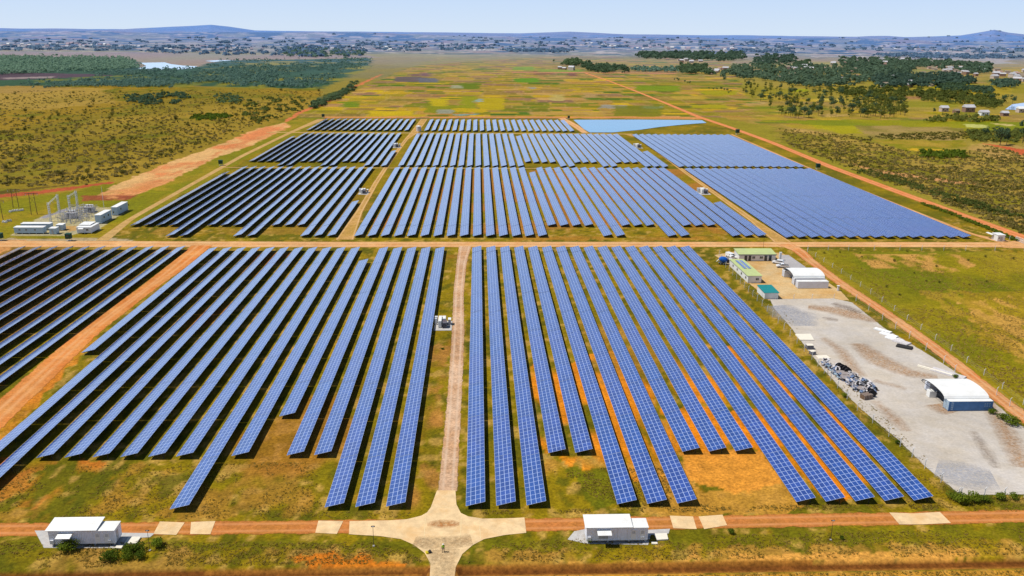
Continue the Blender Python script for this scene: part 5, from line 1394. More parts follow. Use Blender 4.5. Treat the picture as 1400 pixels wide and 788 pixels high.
fence('white-posted wire fence between the solar rows and the depot', [(983, 350), (992, 366), (1012, 388), (1035, 412), (1056, 434), (1080, 460), (1110, 492), (1145, 531), (1172, 562), (1215, 597), (1264, 641), (1310, 681)], 5.0)
fence('white-posted wire fence along the near side of the storage yard', [(1313, 681), (1345, 681), (1400, 680.5), (1440, 680)], 4.0)
fence('white-posted wire fence between the yard and the service road', [(1170, 412), (1206, 438), (1243, 463), (1290, 497), (1305, 510)], 7.0)
fence('white-posted wire fence beyond the right shelter', [(1362, 541), (1380, 556), (1400, 572), (1440, 604)], 5.0)
fence('white-posted wire fence on the field side of the middle road', [(1104, 343), (1160, 342.5), (1230, 342.5), (1320, 343), (1400, 343.5), (1460, 344)], 9.0)
fence('wire fence on the field side of the service road', [(1104, 345), (1150, 374), (1190, 402), (1240, 438), (1300, 480), (1370, 532), (1430, 578)], 8.0, 1.7)
fence('thin wire fence between depot and storage yard', [(1060, 409.5), (1085, 409.2), (1110, 409), (1140, 408.6)], 5.0, 1.6)
# gatehouse and gate on the right
t = cabin('white gatehouse beside the right entrance gate', at(1363.2, 330.4), 3.5, dy((1363.2, 330.4), (1356.6, 327.2)), 2.9, M['white'], M['white'], base=.1, over=.2, pitch=.1, name='gatehouse', cat='gatehouse', door=(1.2, 2.4), windows=[(.3, 1.0, 1.1, 2.0)])
mb = MB(); mb.slab([(-1.2, 3, 2.5), (0, 3, 2.7), (0, 8, 2.7), (-1.2, 8, 2.5)], .06); mb.build('porch_roof', M['white'], t)
g0 = at(1388, 329)
g1 = at(1402, 334.5)
t = thing('sliding_gate', 'white barred entrance gate at the right edge', 'gate', g0)
v = Vector((g1[0] - g0[0], g1[1] - g0[1], 0)); mb = MB()
for z in (.25, 1.2, 2.1): mb.tube((0, 0, z), (v.x, v.y, z), .06, .06, 5)
mb.build('rail', M['white'], t)
mb = MB()
for k in range(26): q = v * (k / 25); mb.tube((q.x, q.y, .2), (q.x, q.y, 2.15), .04, .04, 4)
mb.build('bars', M['white'], t)
fence('low white fence between gatehouse and gate', [(1371, 327.5), (1380, 328.2), (1388, 328.8)], 2.0, 1.6, M['white'])
# thin poles
t = thing('flag_pole', 'thin dark pole behind the long office', 'pole', at(1043, 344.5)); mb = MB(); mb.tube((0, 0, 0), (0, 0, 7.5), .07, .04, 6); mb.build('pole', M['dark_frame'], t); mb = MB(); mb.box(-.25, .25, -.1, .1, 7.4, 7.6); mb.build('lamp', M['light_metal'], t)
t = thing('chimney_post', 'white upright post at the right end of the long office', 'post', at(1066.3, 356)); mb = MB(); mb.box(-.4, .4, -.4, .4, 0, 3.4); mb.build('column', M['white'], t); mb = MB(); mb.box(-.5, .5, -.5, .5, 3.4, 3.5); mb.build('cap', M['white'], t)
t = thing('water_tap', 'small pale standpipe beside the service road', 'standpipe', at(1145.5, 397.8)); mb = MB(); mb.tube((0, 0, 0), (0, 0, 1.9), .45, .4, 8); mb.build('tank', M['pile_pale'], t); mb = MB(); mb.box(-.5, .5, -.5, .5, 1.9, 2.0); mb.build('lid', M['white'], t)

# ---------------- person
def skin_fig(name, joints, edges, mat, parent, root=0, sub=1):
    me = bpy.data.meshes.new(name); me.from_pydata([j[0] for j in joints], edges, []); o = bpy.data.objects.new(name, me); COL.objects.link(o)
    me.materials.append(mat)
    md = o.modifiers.new('skin', 'SKIN'); md.use_smooth_shade = True
    for i, j in enumerate(joints):
        sv = me.skin_vertices[0].data[i]; sv.radius = (j[1], j[1] if len(j) < 3 else j[2]); sv.use_root = (i == root)
    s2 = o.modifiers.new('sub', 'SUBSURF'); s2.levels = sub; s2.render_levels = sub
    dg = bpy.context.evaluated_depsgraph_get(); ev = o.evaluated_get(dg); nm = bpy.data.meshes.new_from_object(ev)
    o.modifiers.clear(); o.data = nm
    if not nm.materials: nm.materials.append(mat)
    if parent: o.parent = parent
    return o
pp = at(606, 755.3)
t = thing('person', 'person in green hi-vis vest, white helmet and beige trousers on the crossing', 'person', pp, .25)
J = [((0, 0, .95), .15, .12), ((0, 0, 1.15), .14, .10), ((0, .0, 1.38), .17, .11), ((0, 0, 1.5), .06), ((0, -.01, 1.63), .095, .11), ((0, -.01, 1.72), .085, .095),
     ((-.11, 0, .90), .095), ((-.17, -.03, .48), .065), ((-.2, .0, .08), .045), ((-.21, -.14, .04), .04),
     ((.11, 0, .90), .095), ((.17, .02, .48), .065), ((.2, .05, .08), .045), ((.22, -.09, .04), .04),
     ((-.2, 0, 1.42), .06), ((-.30, .02, 1.15), .045), ((-.27, -.16, .96), .035), ((-.25, -.24, .92), .03),
     ((.2, 0, 1.42), .06), ((.31, .02, 1.15), .045), ((.27, -.16, .97), .035), ((.25, -.24, .93), .03)]
E_ = [(0, 1), (1, 2), (2, 3), (3, 4), (4, 5), (0, 6), (6, 7), (7, 8), (8, 9), (0, 10), (10, 11), (11, 12), (12, 13), (2, 14), (14, 15), (15, 16), (16, 17), (2, 18), (18, 19), (19, 20), (20, 21)]
skin_fig('body', J, E_, M['skin'], t)
k = 1.22
def upd(idx, kk): return [tuple([J[i][0]] + [r_ * kk for r_ in J[i][1:]]) for i in idx]
skin_fig('vest', [((0, 0, .90), .18, .15), ((0, 0, 1.15), .175, .135), ((0, 0, 1.38), .2, .14), ((0, 0, 1.45), .15, .11), ((-.2, 0, 1.42), .085), ((-.29, .02, 1.2), .065), ((.2, 0, 1.42), .085), ((.29, .02, 1.2), .065)], [(0, 1), (1, 2), (2, 3), (2, 4), (4, 5), (2, 6), (6, 7)], M['hivis'], t)
skin_fig('trousers', [((0, 0, .93), .17, .14), ((-.11, 0, .86), .12), ((-.17, -.03, .48), .085), ((-.2, .0, .14), .07), ((.11, 0, .86), .12), ((.17, .02, .48), .085), ((.2, .05, .14), .07)], [(0, 1), (1, 2), (2, 3), (0, 4), (4, 5), (5, 6)], M['trouser'], t)
mb = MB(); mb.ball((0, -.01, 1.76), .13, .85, 12); mb.tube((0, -.03, 1.73), (0, -.03, 1.75), .17, .16, 14); mb.build('helmet', M['white'], t)
for s in (-1, 1):
    mb = MB(); mb.box(s * .2 - .06, s * .2 + .06, -.2, .08, 0, .1); mb.build('shoe', M['dark'], t, .02)
for s in (-1, 1):
    mb = MB()
    hx = s * .25
    mb.box(hx - .035, hx + .035, -.30, -.22, .87, .95)
    for f_ in range(4): mb.tube((hx - .03 + f_ * .02, -.30, .93 - f_ * .005), (hx - .03 + f_ * .02 - s * .01, -.37 + abs(f_ - 1.5) * .008, .90), .009, .008, 5)
    mb.tube((hx - s * .035, -.25, .92), (hx - s * .07, -.30, .92), .011, .009, 5)
    mb.build('hand', M['skin'], t)
t = thing('survey_case', 'small yellow and black case on the concrete at the verge edge', 'case', at(585.5, 756.6), .4)
mb = MB(); mb.prism([(-.45, 0), (.1, 0), (-.05, .4), (-.45, .45)], -.3, .3, 'y'); mb.build('case', M['yellow'], t, .02)
mb = MB(); mb.prism([(.1, 0), (.45, 0), (.5, .55), (.05, .3)], -.32, .32, 'y'); mb.build('lid', M['dark'], t, .02)
mb = MB(); mb.tube((-.2, -.1, .46), (-.2, .1, .46), .03, .03, 6); mb.build('handle', M['dark'], t)

# ---------------- houses in the country on the right
def house(label, p, W, D, H, wall, roof, rz=0, kind='gable', group=None):
    W *= .8; D *= .8; H *= .8
    t = thing('farm_house', label, 'house', p, rz, group)
    mb = MB(); mb.box(-W / 2, W / 2, -D / 2, D / 2, 0, H); mb.build('wall', wall, t)
    mb = MB(); mb.prism([(-D / 2 - .5, H), (D / 2 + .5, H), (0, H + D * .38)], -W / 2 - .5, W / 2 + .5, 'x'); mb.build('roof', roof, t)
    for x in (-W / 4, W / 4):
        mb = MB(); mb.box(x - .7, x + .7, -D / 2 - .06, -D / 2 - .003, H * .35, H * .75); mb.build('window', M['glass'], t)
    mb = MB(); mb.box(-.6, .6, -D / 2 - .08, -D / 2 - .003, 0, 2.1); mb.build('door', M['wood'], t)
    return t
house('pale two-storey house with tin roof, leftmost of the five by the fields', at(1290, 152.7), 11, 9, 6, M['house_wall'], M['tin_roof'])
house('small orange-brown house with thatch between the two larger houses', at(1307, 155), 8, 7, 4, M['brick'], M['thatch'], .3)
house('tall house with pale roof and dark front above the fields', at(1323.5, 153.4), 15, 11, 7.5, M['brick'], M['tin_roof'])
house('white-ended long house right of the tall one', at(1344.5, 158), 13, 8, 5, M['white'], M['tin_roof'], .1)
house('small red-walled house with pale roof right of the white-ended one', at(1373, 158.6), 9, 8, 4.5, M['brick'], M['tin_roof'])
house('white-roofed house at the right edge by the pond', at(1396, 154), 13, 9, 6, M['house_wall'], M['white_roof'])
random.seed(5)
hp = []
def village(poly_, n, label, group, mind=2.4, sz=(7, 14), far=False):
    out = 0; tries = 0
    xs = [p[0] for p in poly_]; ys = [p[1] for p in poly_]
    while out < n and tries < n * 60:
        tries += 1
        x = random.uniform(min(xs), max(xs)); y = random.uniform(min(ys), max(ys))
        if not pip(poly_, np.array([x]), np.array([y]))[0]: continue
        if any(abs(a - x) < mind and abs(b - y) < mind * .22 for a, b in hp): continue
        hp.append((x, y)); out += 1
        W = random.uniform(*sz); D = W * random.uniform(.55, .8); H = W * (random.uniform(.35, .6) if not far else random.uniform(.22, .38))
        mb = MB(); mb.box(-W / 2, W / 2, -D / 2, D / 2, -2, H, 0)
        mb.prism([(-D / 2 - .4, H), (D / 2 + .4, H), (0, H + D * .36)], -W / 2 - .4, W / 2 + .4, 'x', 1)
        if far: ms = random.choice([[M['white'], M['far_roof']], [M['far_wall'], M['white']], [M['far_wall'], M['far_roof']], [M['white'], M['far_wall']]])
        else: ms = random.choice([[M['brick'], M['tin_roof']], [M['house_wall'], M['tile_roof']], [M['house_wall'], M['tin_roof']], [M['house_wall'], M['thatch']]])
        q = at(x, y); zz = float(height(np.array([q[0]]), np.array([q[1]]))[0])
        if zz > .5:
            q = at(x, y, zz); zz = float(height(np.array([q[0]]), np.array([q[1]]))[0])
        o = mb.build('village_house', ms); o.location = (q[0], q[1], zz); o.rotation_euler.z = random.uniform(-.7, .7)
        tag(o, label, 'house', group)
village([(1268, 94), (1310, 92), (1350, 98), (1352, 106), (1330, 104), (1290, 99)], 26, 'small house in the village between the two dark woods on the right', 'village houses between the woods', 2.6)
village([(1345, 100), (1400, 96), (1410, 114), (1380, 114), (1350, 108)], 16, 'small house in the hamlet at the right edge above the pond', 'hamlet houses at the right edge', 3.2, (9, 15))
village([(970, 96), (1000, 94), (1002, 101), (972, 102)], 9, 'white or red house among the trees beyond the paddy fields', 'houses among the trees beyond the paddies', 2.6, (8, 15))
village([(1062, 93), (1130, 93.5), (1130, 97), (1062, 96)], 10, 'house in the row between the dark woods right of centre', 'houses in the row between woods', 4, (9, 15))
village([(905, 82), (960, 82), (962, 87), (905, 86)], 8, 'house in the hamlet behind the first tree line', 'houses behind the first tree line', 4, (9, 14))
village([(765, 95), (785, 95), (785, 97), (765, 97)], 4, 'pale house by the end of the straight field road', 'houses by the field road', 3, (9, 14))
village([(1050, 100), (1200, 96), (1330, 104), (1330, 118), (1200, 124), (1060, 120)], 22, 'small house hidden among the woods of the right-hand valley', 'houses among the valley woods', 6, (8, 13))
village([(1030, 82), (1150, 82), (1250, 84), (1250, 90), (1040, 90)], 12, 'small house at the far side of the right-hand woods', 'houses beyond the right woods', 5, (9, 15))
# far towns
FT = 'far_town'
village([(790, 58), (830, 57), (880, 60), (880, 64), (800, 64)], 30, 'tiny pale house in the far town above the middle of the plain', 'far town above the plain', 1.6, (9, 17), True)
village([(0, 60), (110, 60), (200, 62), (200, 65), (0, 64)], 44, 'tiny white house in the far town at the left under the hills', 'far town at the left', 1.6, (9, 20), True)
village([(200, 60), (360, 60), (360, 73), (230, 73)], 30, 'tiny white house in the far town below the broad left hill', 'far town below the broad left hill', 2, (8, 15), True)
village([(400, 62), (560, 60), (700, 66), (560, 70), (420, 70)], 34, 'tiny house in the far town left of the centre of the plain', 'far town left of centre', 2, (8, 14), True)
village([(1180, 62), (1390, 60), (1398, 70), (1200, 72)], 40, 'tiny house in the far town below the pointed right hill', 'far town below the pointed hill', 2, (8, 14), True)
village([(640, 66), (790, 67), (780, 71), (640, 70)], 18, 'tiny house in the thin line of homes across the plain', 'line of homes across the plain', 2, (8, 13), True)
village([(880, 60), (1000, 62), (1100, 64), (1000, 67), (890, 66)], 30, 'tiny roof in the far industrial strip right of centre', 'far industrial strip', 2, (10, 22), True)
# ------------------------------------------------------------------ vegetation
def crown_mesh(name, lobes, nleaf, leaf, mat, seed, trunk=None):
    """foliage of many small faces spread through several lobes"""
    r_ = np.random.default_rng(seed)
    vs = []; fs = []
    w = np.array([l[3] ** 2 for l in lobes]); w = w / w.sum()
    for k in range(nleaf):
        l = lobes[r_.choice(len(lobes), p=w)]
        d = r_.normal(size=3); d /= np.linalg.norm(d); d[2] = d[2] * .9 + .1
        rad = l[3] * (r_.uniform(.35, 1.08) ** .5)
        c = np.array(l[:3]) + d * rad * np.array([1, 1, l[4]])
        nrm = d * .6 + r_.normal(size=3) * .5 + np.array([0, 0, .35]); nrm /= np.linalg.norm(nrm)
        u = np.cross(nrm, r_.normal(size=3)); u /= np.linalg.norm(u); v = np.cross(nrm, u)
        s = leaf * r_.uniform(.6, 1.35); o = len(vs)
        a = r_.uniform(.7, 1.3)
        vs += [tuple(c + u * s), tuple(c + v * s * a), tuple(c - u * s * .8), tuple(c - v * s)]
        fs.append((o, o + 1, o + 2, o + 3))
    me = bpy.data.meshes.new(name); me.from_pydata(vs, [], fs); me.materials.append(mat); me.update(); return me
def trunk_mesh(h, r, lobes, seed):
    mb = MB(); mb.tube((0, 0, -.1), (.1, .05, h * .6), r, r * .6, 6)
    for l in lobes[:5]: mb.tube((.1, .05, h * .45), (l[0] * .8, l[1] * .8, l[2]), r * .45, r * .15, 4)
    me = bpy.data.meshes.new('trunk'); me.from_pydata(mb.v, [], mb.f); me.materials.append(M['bark']); me.update(); return me
def lobes_tree(seed, h, w, tall=False):
    r_ = random.Random(seed); L = []
    n = r_.randint(5, 8)
    for k in range(n):
        a = r_.uniform(0, 6.28); rr = w * r_.uniform(.1, .55); z = h * (r_.uniform(.45, .9) if not tall else r_.uniform(.35, .92))
        L.append((rr * math.cos(a), rr * math.sin(a), z, w * r_.uniform(.28, .5), r_.uniform(.6, 1.0)))
    return L
def variant(kind, k):
    if kind == 'gum': h, w, leaf, n, mt, tall = 10.5, 4.2, .34, 420, M['leaf'], True
    elif kind == 'dark': h, w, leaf, n, mt, tall = 11.0, 6.0, .5, 420, M['leaf_dark'], False
    elif kind == 'haze': h, w, leaf, n, mt, tall = 13.0, 8.5, .9, 260, M['leaf_haze'], False
    elif kind == 'bush': h, w, leaf, n, mt, tall = 2.6, 2.4, .16, 620, M['bush'], False
    elif kind == 'shrub': h, w, leaf, n, mt, tall = 2.6, 2.4, .22, 150, M['scrub'], False
    lb = lobes_tree(hash((kind == 'gum', kind == 'bush')) % 7 + k * 13 + len(kind), h, w, tall)
    if kind in ('bush', 'shrub'):
        lb = [(x * .7, y * .7, h * .28 + z * .28, r * 1.15, .8) for x, y, z, r, s in lb] + [(0, 0, h * .4, w * .45, .85)]
    cm_ = crown_mesh('crown', lb, n, leaf, mt, k * 7 + len(kind))
    tm = trunk_mesh(h, .22 if kind not in ('bush', 'shrub') else .07, lb, k)
    return cm_, tm
VAR = {k: [variant(k, i) for i in range(4)] for k in ('gum', 'dark', 'haze', 'bush', 'shrub')}
random.seed(99)
def plant(name, kind, p, sc, label, cat, group=None, parts=True):
    cm_, tm = random.choice(VAR[kind])
    rz = random.uniform(0, 6.28)
    if parts:
        t = thing(name, label, cat, p, rz, group); s = sc * random.uniform(.9, 1.1); t.scale = (s, s, sc * random.uniform(.85, 1.2))
        for nm, md in (('crown', cm_), ('trunk', tm)):
            o = bpy.data.objects.new(nm, md); COL.objects.link(o); o.parent = t
    else:
        t = bpy.data.objects.new(name, cm_); COL.objects.link(t); t.location = (p[0], p[1], 0); t.rotation_euler.z = rz
        s = sc * random.uniform(.9, 1.1); t.scale = (s, s, sc * random.uniform(.85, 1.2)); tag(t, label, cat, group)
    return t
# bushes at the inverter buildings
for (x, y, s, lb) in [(92, 753.5, 1.0, 'round green bush in front of the left inverter building'), (151, 766, .95, 'round green bush alone in front of the left group of bushes'),
                      (174, 758.5, .8, 'green bush at the back left of the cluster near the lamp pole'), (188, 754, .72, 'green bush at the back of the cluster near the lamp pole'),
                      (174, 765, .6, 'small green bush at the front of the cluster near the lamp pole'), (192, 764, .62, 'small dark green bush right of the cluster near the lamp pole'),
                      (217, 746.5, .85, 'round green bush right of the left lamp pole'), (806, 741.5, .45, 'small green bush at the corner of the right inverter building'),
                      (999, 729, .45, 'small bush beside the road slab right of the right inverter building'), (1151, 738, .35, 'small dark bush beside the right lamp pole'),
                      (1227, 607, .4, 'small bush by the yard fence above the near corner'), (1305, 683, .9, 'leafy bush at the near corner of the storage yard'), (1318, 689, 1.0, 'leafy bush just below the near yard corner'),
                      (1332, 687, .9, 'leafy bush right of the near yard corner'), (1346, 686, .7, 'low leafy bush under the near yard fence'), (1366, 683, .75, 'leafy bush in the middle of the near yard fence'), (1386, 683, .6, 'leafy bush at the right end of the near yard fence'),
                      (1356, 566, .6, 'bush at the right corner of the blue container'), (1372, 574, .9, 'bush between blue container and service road'), (1384, 581, 1.0, 'bush at the right edge of the storage yard'),
                      (1306, 517, .5, 'small bush among the bundles behind the right shelter'), (1154, 543, .5, 'dark bush in the grass left of the scrap heap'),
                      (605, 478, .3, 'tiny bush on the grass below the centre inverter station')]:
    plant('bush', 'bush', at(x, y), s, lb, 'bush')
# scattered trees of the right-hand woods
def scatter(poly_, n, mind, rnd):
    out = []; xs = [p[0] for p in poly_]; ys = [p[1] for p in poly_]; tries = 0
    while len(out) < n and tries < n * 80:
        tries += 1
        x = rnd.uniform(min(xs), max(xs)); y = rnd.uniform(min(ys), max(ys))
        if not pip(poly_, np.array([x]), np.array([y]))[0]: continue
        if any(abs(a - x) < mind and abs(b - y) < mind * .5 for a, b in out[-160:]): continue
        out.append((x, y))
    return out
R1 = random.Random(4)
for x, y in scatter([(1012, 112), (1050, 118), (1110, 122), (1200, 128), (1232, 140), (1240, 160), (1160, 163), (1070, 162), (1040, 140), (1014, 128)], 190, 3.0, R1):
    plant('gum_tree', 'gum' if R1.random() < .75 else 'dark', at(x, y), R1.uniform(.65, 1.15), 'slender olive-green tree in the open wood right of the paddy fields', 'tree', 'trees of the open wood on the right')
for x, y in scatter([(1165, 138), (1210, 134), (1236, 142), (1242, 162), (1200, 163), (1165, 160)], 40, 2.4, R1):
    plant('gum_tree', 'gum', at(x, y), R1.uniform(.8, 1.2), 'slender olive-green tree in the denser right end of the open wood', 'tree', 'trees at the denser end of the open wood')
for (x, y, s, lb) in [(1367, 199, 1.3, 'broad dark tree left of the red bank at the right edge'), (1376, 198, 1.1, 'tree standing right behind the broad dark tree by the red bank'), (1398, 196, 1.6, 'tall tree at the right picture edge above the red bank'), (1347, 186, .7, 'small tree left of the broad dark trees'),
                      (1276, 155, .6, 'small tree left of the leftmost farm house'), (1384, 142, 1.1, 'tall tree beside the pond'), (1372, 141, 1.0, 'leafy tree left of the tree beside the pond'), (1355, 140, .9, 'tree in the hedge line left of the pond'),
                      (990, 112, .8, 'single tree in the paddies left of the open wood'), (757, 85.5, .9, 'lone hazy tree left of the dark round grove')]:
    plant('broad_tree', 'dark', at(x, y), s, lb, 'tree')
for x, y in [(969, 123), (975, 123.5), (980, 123.8), (986, 124), (990, 125), (994, 125.5), (922, 110.5), (926, 111), (928, 111.5), (936, 114), (940, 114.5), (943, 115), (996, 128), (999, 127)]:
    plant('field_tree', 'dark', at(x, y), R1.uniform(.35, .55), 'small dark tree in the short line across the right paddy fields', 'tree', 'small trees lined up across the right paddies')
# ---- stuff: woods, scrub, tufts (numpy meshes)
def scatter_mesh(name, pts, sizes, hts, faces, mat, seed, kind='stuff', zf=None, leaf=.45):
    """one mesh of many leaf clumps around the given points"""
    r_ = np.random.default_rng(seed); n = len(pts)
    P = np.array(pts); sizes = np.asarray(sizes); hts = np.asarray(hts)
    ci = np.repeat(np.arange(n), faces); m = len(ci)
    d = r_.normal(size=(m, 3)); d /= np.linalg.norm(d, axis=1)[:, None]; d[:, 2] = np.abs(d[:, 2]) * 1.1 - .25
    rad = r_.uniform(.3, 1.05, m) ** .5
    ctr = np.empty((m, 3)); s = sizes[ci]; h = hts[ci]
    ctr[:, 0] = P[ci, 0] + d[:, 0] * rad * s; ctr[:, 1] = P[ci, 1] + d[:, 1] * rad * s
    z0 = zf[ci] if zf is not None else 0
    ctr[:, 2] = z0 + h * .55 + d[:, 2] * rad * h * .5
    nr = d * .7 + r_.normal(size=(m, 3)) * .4 + np.array([0, 0, .4]); nr /= np.linalg.norm(nr, axis=1)[:, None]
    u = np.cross(nr, r_.normal(size=(m, 3))); u /= np.linalg.norm(u, axis=1)[:, None]; v = np.cross(nr, u)
    L = (s * leaf * r_.uniform(.6, 1.3, m))[:, None]
    V = np.stack([ctr + u * L, ctr + v * L, ctr - u * L * .8, ctr - v * L], 1).reshape(-1, 3).astype(np.float32)
    me = bpy.data.meshes.new(name); me.vertices.add(m * 4); me.vertices.foreach_set('co', V.ravel()); me.loops.add(m * 4); me.polygons.add(m)
    me.loops.foreach_set('vertex_index', np.arange(m * 4, dtype=np.int32)); me.polygons.foreach_set('loop_start', (np.arange(m) * 4).astype(np.int32)); me.polygons.foreach_set('loop_total', np.full(m, 4, np.int32))
    me.update(calc_edges=True); me.materials.append(mat)
    o = bpy.data.objects.new(name, me); COL.objects.link(o)
    return o
NR_ = np.random.default_rng(77)
def rnd_in(poly_, n, dens=None):
    """n random points, uniform in the picture (so denser far away), inside the outline; returned in world metres"""
    xs = [p[0] for p in poly_]; ys = [p[1] for p in poly_]; out = []
    while len(out) < n:
        x = NR_.uniform(min(xs), max(xs), n * 2); y = NR_.uniform(min(ys), max(ys), n * 2)
        ok = pip(poly_, x, y)
        for a, b in zip(x[ok], y[ok]):
            out.append((a, b))
            if len(out) >= n: break
    return out
def wood(name, poly_, n, size, h, faces, mat, label, gap=0.0, cat='woodland', leaf=.45):
    jj = 0.0 if 'hedge' in name else (2.2 if name == 'forest' else 1.2)
    pts = [at(x + NR_.normal() * 2.2 * jj, y + NR_.normal() * .55 * jj) for x, y in rnd_in(poly_, n)]
    P = np.array(pts)
    if gap:
        f = .5 * fbm(P[:, 0] / 90.0, P[:, 1] / 160.0, len(poly_) % 50 + 3, 3) + .5 * fbm(P[:, 0] / 16.0, P[:, 1] / 22.0, len(poly_) + 9, 3); P = P[f > gap]
    zf = height(P[:, 0], P[:, 1])
    k = len(P); s = NR_.uniform(.5, 1.0, k) ** 1.6 * 1.5 * size; hh = NR_.uniform(.6, 1.3, k) * h
    o = scatter_mesh(name, P, s, hh, faces, mat, n, zf=zf, leaf=leaf)
    return tag(o, label, cat, None, 'stuff')
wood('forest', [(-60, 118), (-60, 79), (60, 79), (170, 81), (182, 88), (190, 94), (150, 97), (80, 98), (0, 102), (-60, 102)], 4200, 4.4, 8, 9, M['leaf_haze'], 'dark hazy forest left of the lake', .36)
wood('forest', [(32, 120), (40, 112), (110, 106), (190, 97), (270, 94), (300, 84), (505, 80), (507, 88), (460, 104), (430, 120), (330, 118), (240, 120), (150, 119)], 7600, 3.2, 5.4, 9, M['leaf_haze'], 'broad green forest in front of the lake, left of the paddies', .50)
wood('tree_line', [(425, 150), (430, 144), (470, 126), (486, 112), (492, 112), (474, 130), (440, 146)], 110, 3.2, 5, 30, M['leaf_dark'], 'line of dark trees along the red track at the upper left', 0)
wood('savanna_grove', [(170, 132), (230, 128), (262, 130), (250, 142), (180, 144)], 260, 2.8, 3.5, 18, M['leaf_dark'], 'green grove on the left savanna', .40)
wood('savanna_grove', [(296, 130), (330, 132), (325, 142), (300, 142)], 60, 2.6, 3.5, 20, M['leaf_dark'], 'small dark grove near the right side of the left savanna', .40)
wood('savanna_grove', [(330, 140), (410, 128), (430, 145), (352, 172), (335, 160)], 160, 2.6, 3.2, 18, M['leaf'], 'loose bushes on the savanna beside the red cutting', .45)
wood('savanna_grove', [(262, 158), (312, 156), (312, 162), (268, 164)], 160, 2.2, 1.6, 12, M['bush'], 'low green thicket in the middle of the left savanna', .3)
SL = [(-20, 255), (-20, 126), (60, 124), (160, 126), (300, 122), (430, 124), (460, 132), (428, 148), (350, 172), (300, 194), (180, 238), (120, 254)]
wood('savanna_scrub', SL, 2600, 1.0, 1.1, 9, M['scrub'], 'low dark scrub scattered over the left savanna', .47, 'scrub', .5)
wood('savanna_scrub_dry', SL, 2200, 1.4, .9, 9, M['scrub_dry'], 'dry brown scrub scattered over the left savanna', .3, 'scrub', .5)
SR = [(1062, 176), (1165, 186), (1240, 208), (1320, 208), (1352, 200), (1420, 216), (1420, 326), (1330, 294), (1237, 258), (1137, 222), (1075, 196)]
wood('valley_scrub', SR, 2600, .95, 1.0, 9, M['scrub'], 'dense low scrub beyond the red road on the right', .48, 'scrub', .5)
wood('valley_scrub_dry', SR, 2600, 1.2, .7, 9, M['scrub_dry'], 'dry brown scrub beyond the red road on the right', .2, 'scrub', .5)
wood('roadside_thicket', [(1170, 230), (1240, 248), (1330, 276), (1420, 304), (1420, 314), (1330, 284.5), (1240, 255), (1170, 234.5)], 420, 1.1, 1.4, 14, M['leaf'], 'green thicket along the far side of the red road', .46, 'thicket')
wood('field_scrub', [(1165, 186), (1330, 180), (1345, 190), (1250, 192), (1180, 192)], 420, 1.3, 1.0, 9, M['scrub'], 'scrub between the yellow fields on the right', .44, 'scrub')
wood('hedge', [(1254, 276.5), (1268, 280.5), (1300, 291.5), (1330, 303.5), (1346, 310), (1380, 324), (1393, 329), (1390, 331), (1344, 312), (1298, 293.5), (1264, 281.5)], 300, .85, 1.15, 22, M['bush'], 'dark green hedge between the red road and the grass', 0, 'hedge', .3)
wood('green_thicket', [(1258, 208), (1320, 209), (1318, 217), (1262, 216)], 130, 2.0, 2.6, 18, M['bush'], 'green thicket below the yellow field on the right', .2, 'thicket')
wood('green_thicket', [(1318, 180), (1400, 178), (1400, 196), (1330, 194)], 170, 2.4, 3.0, 18, M['leaf'], 'thicket around the red bank at the right edge', .36, 'thicket')
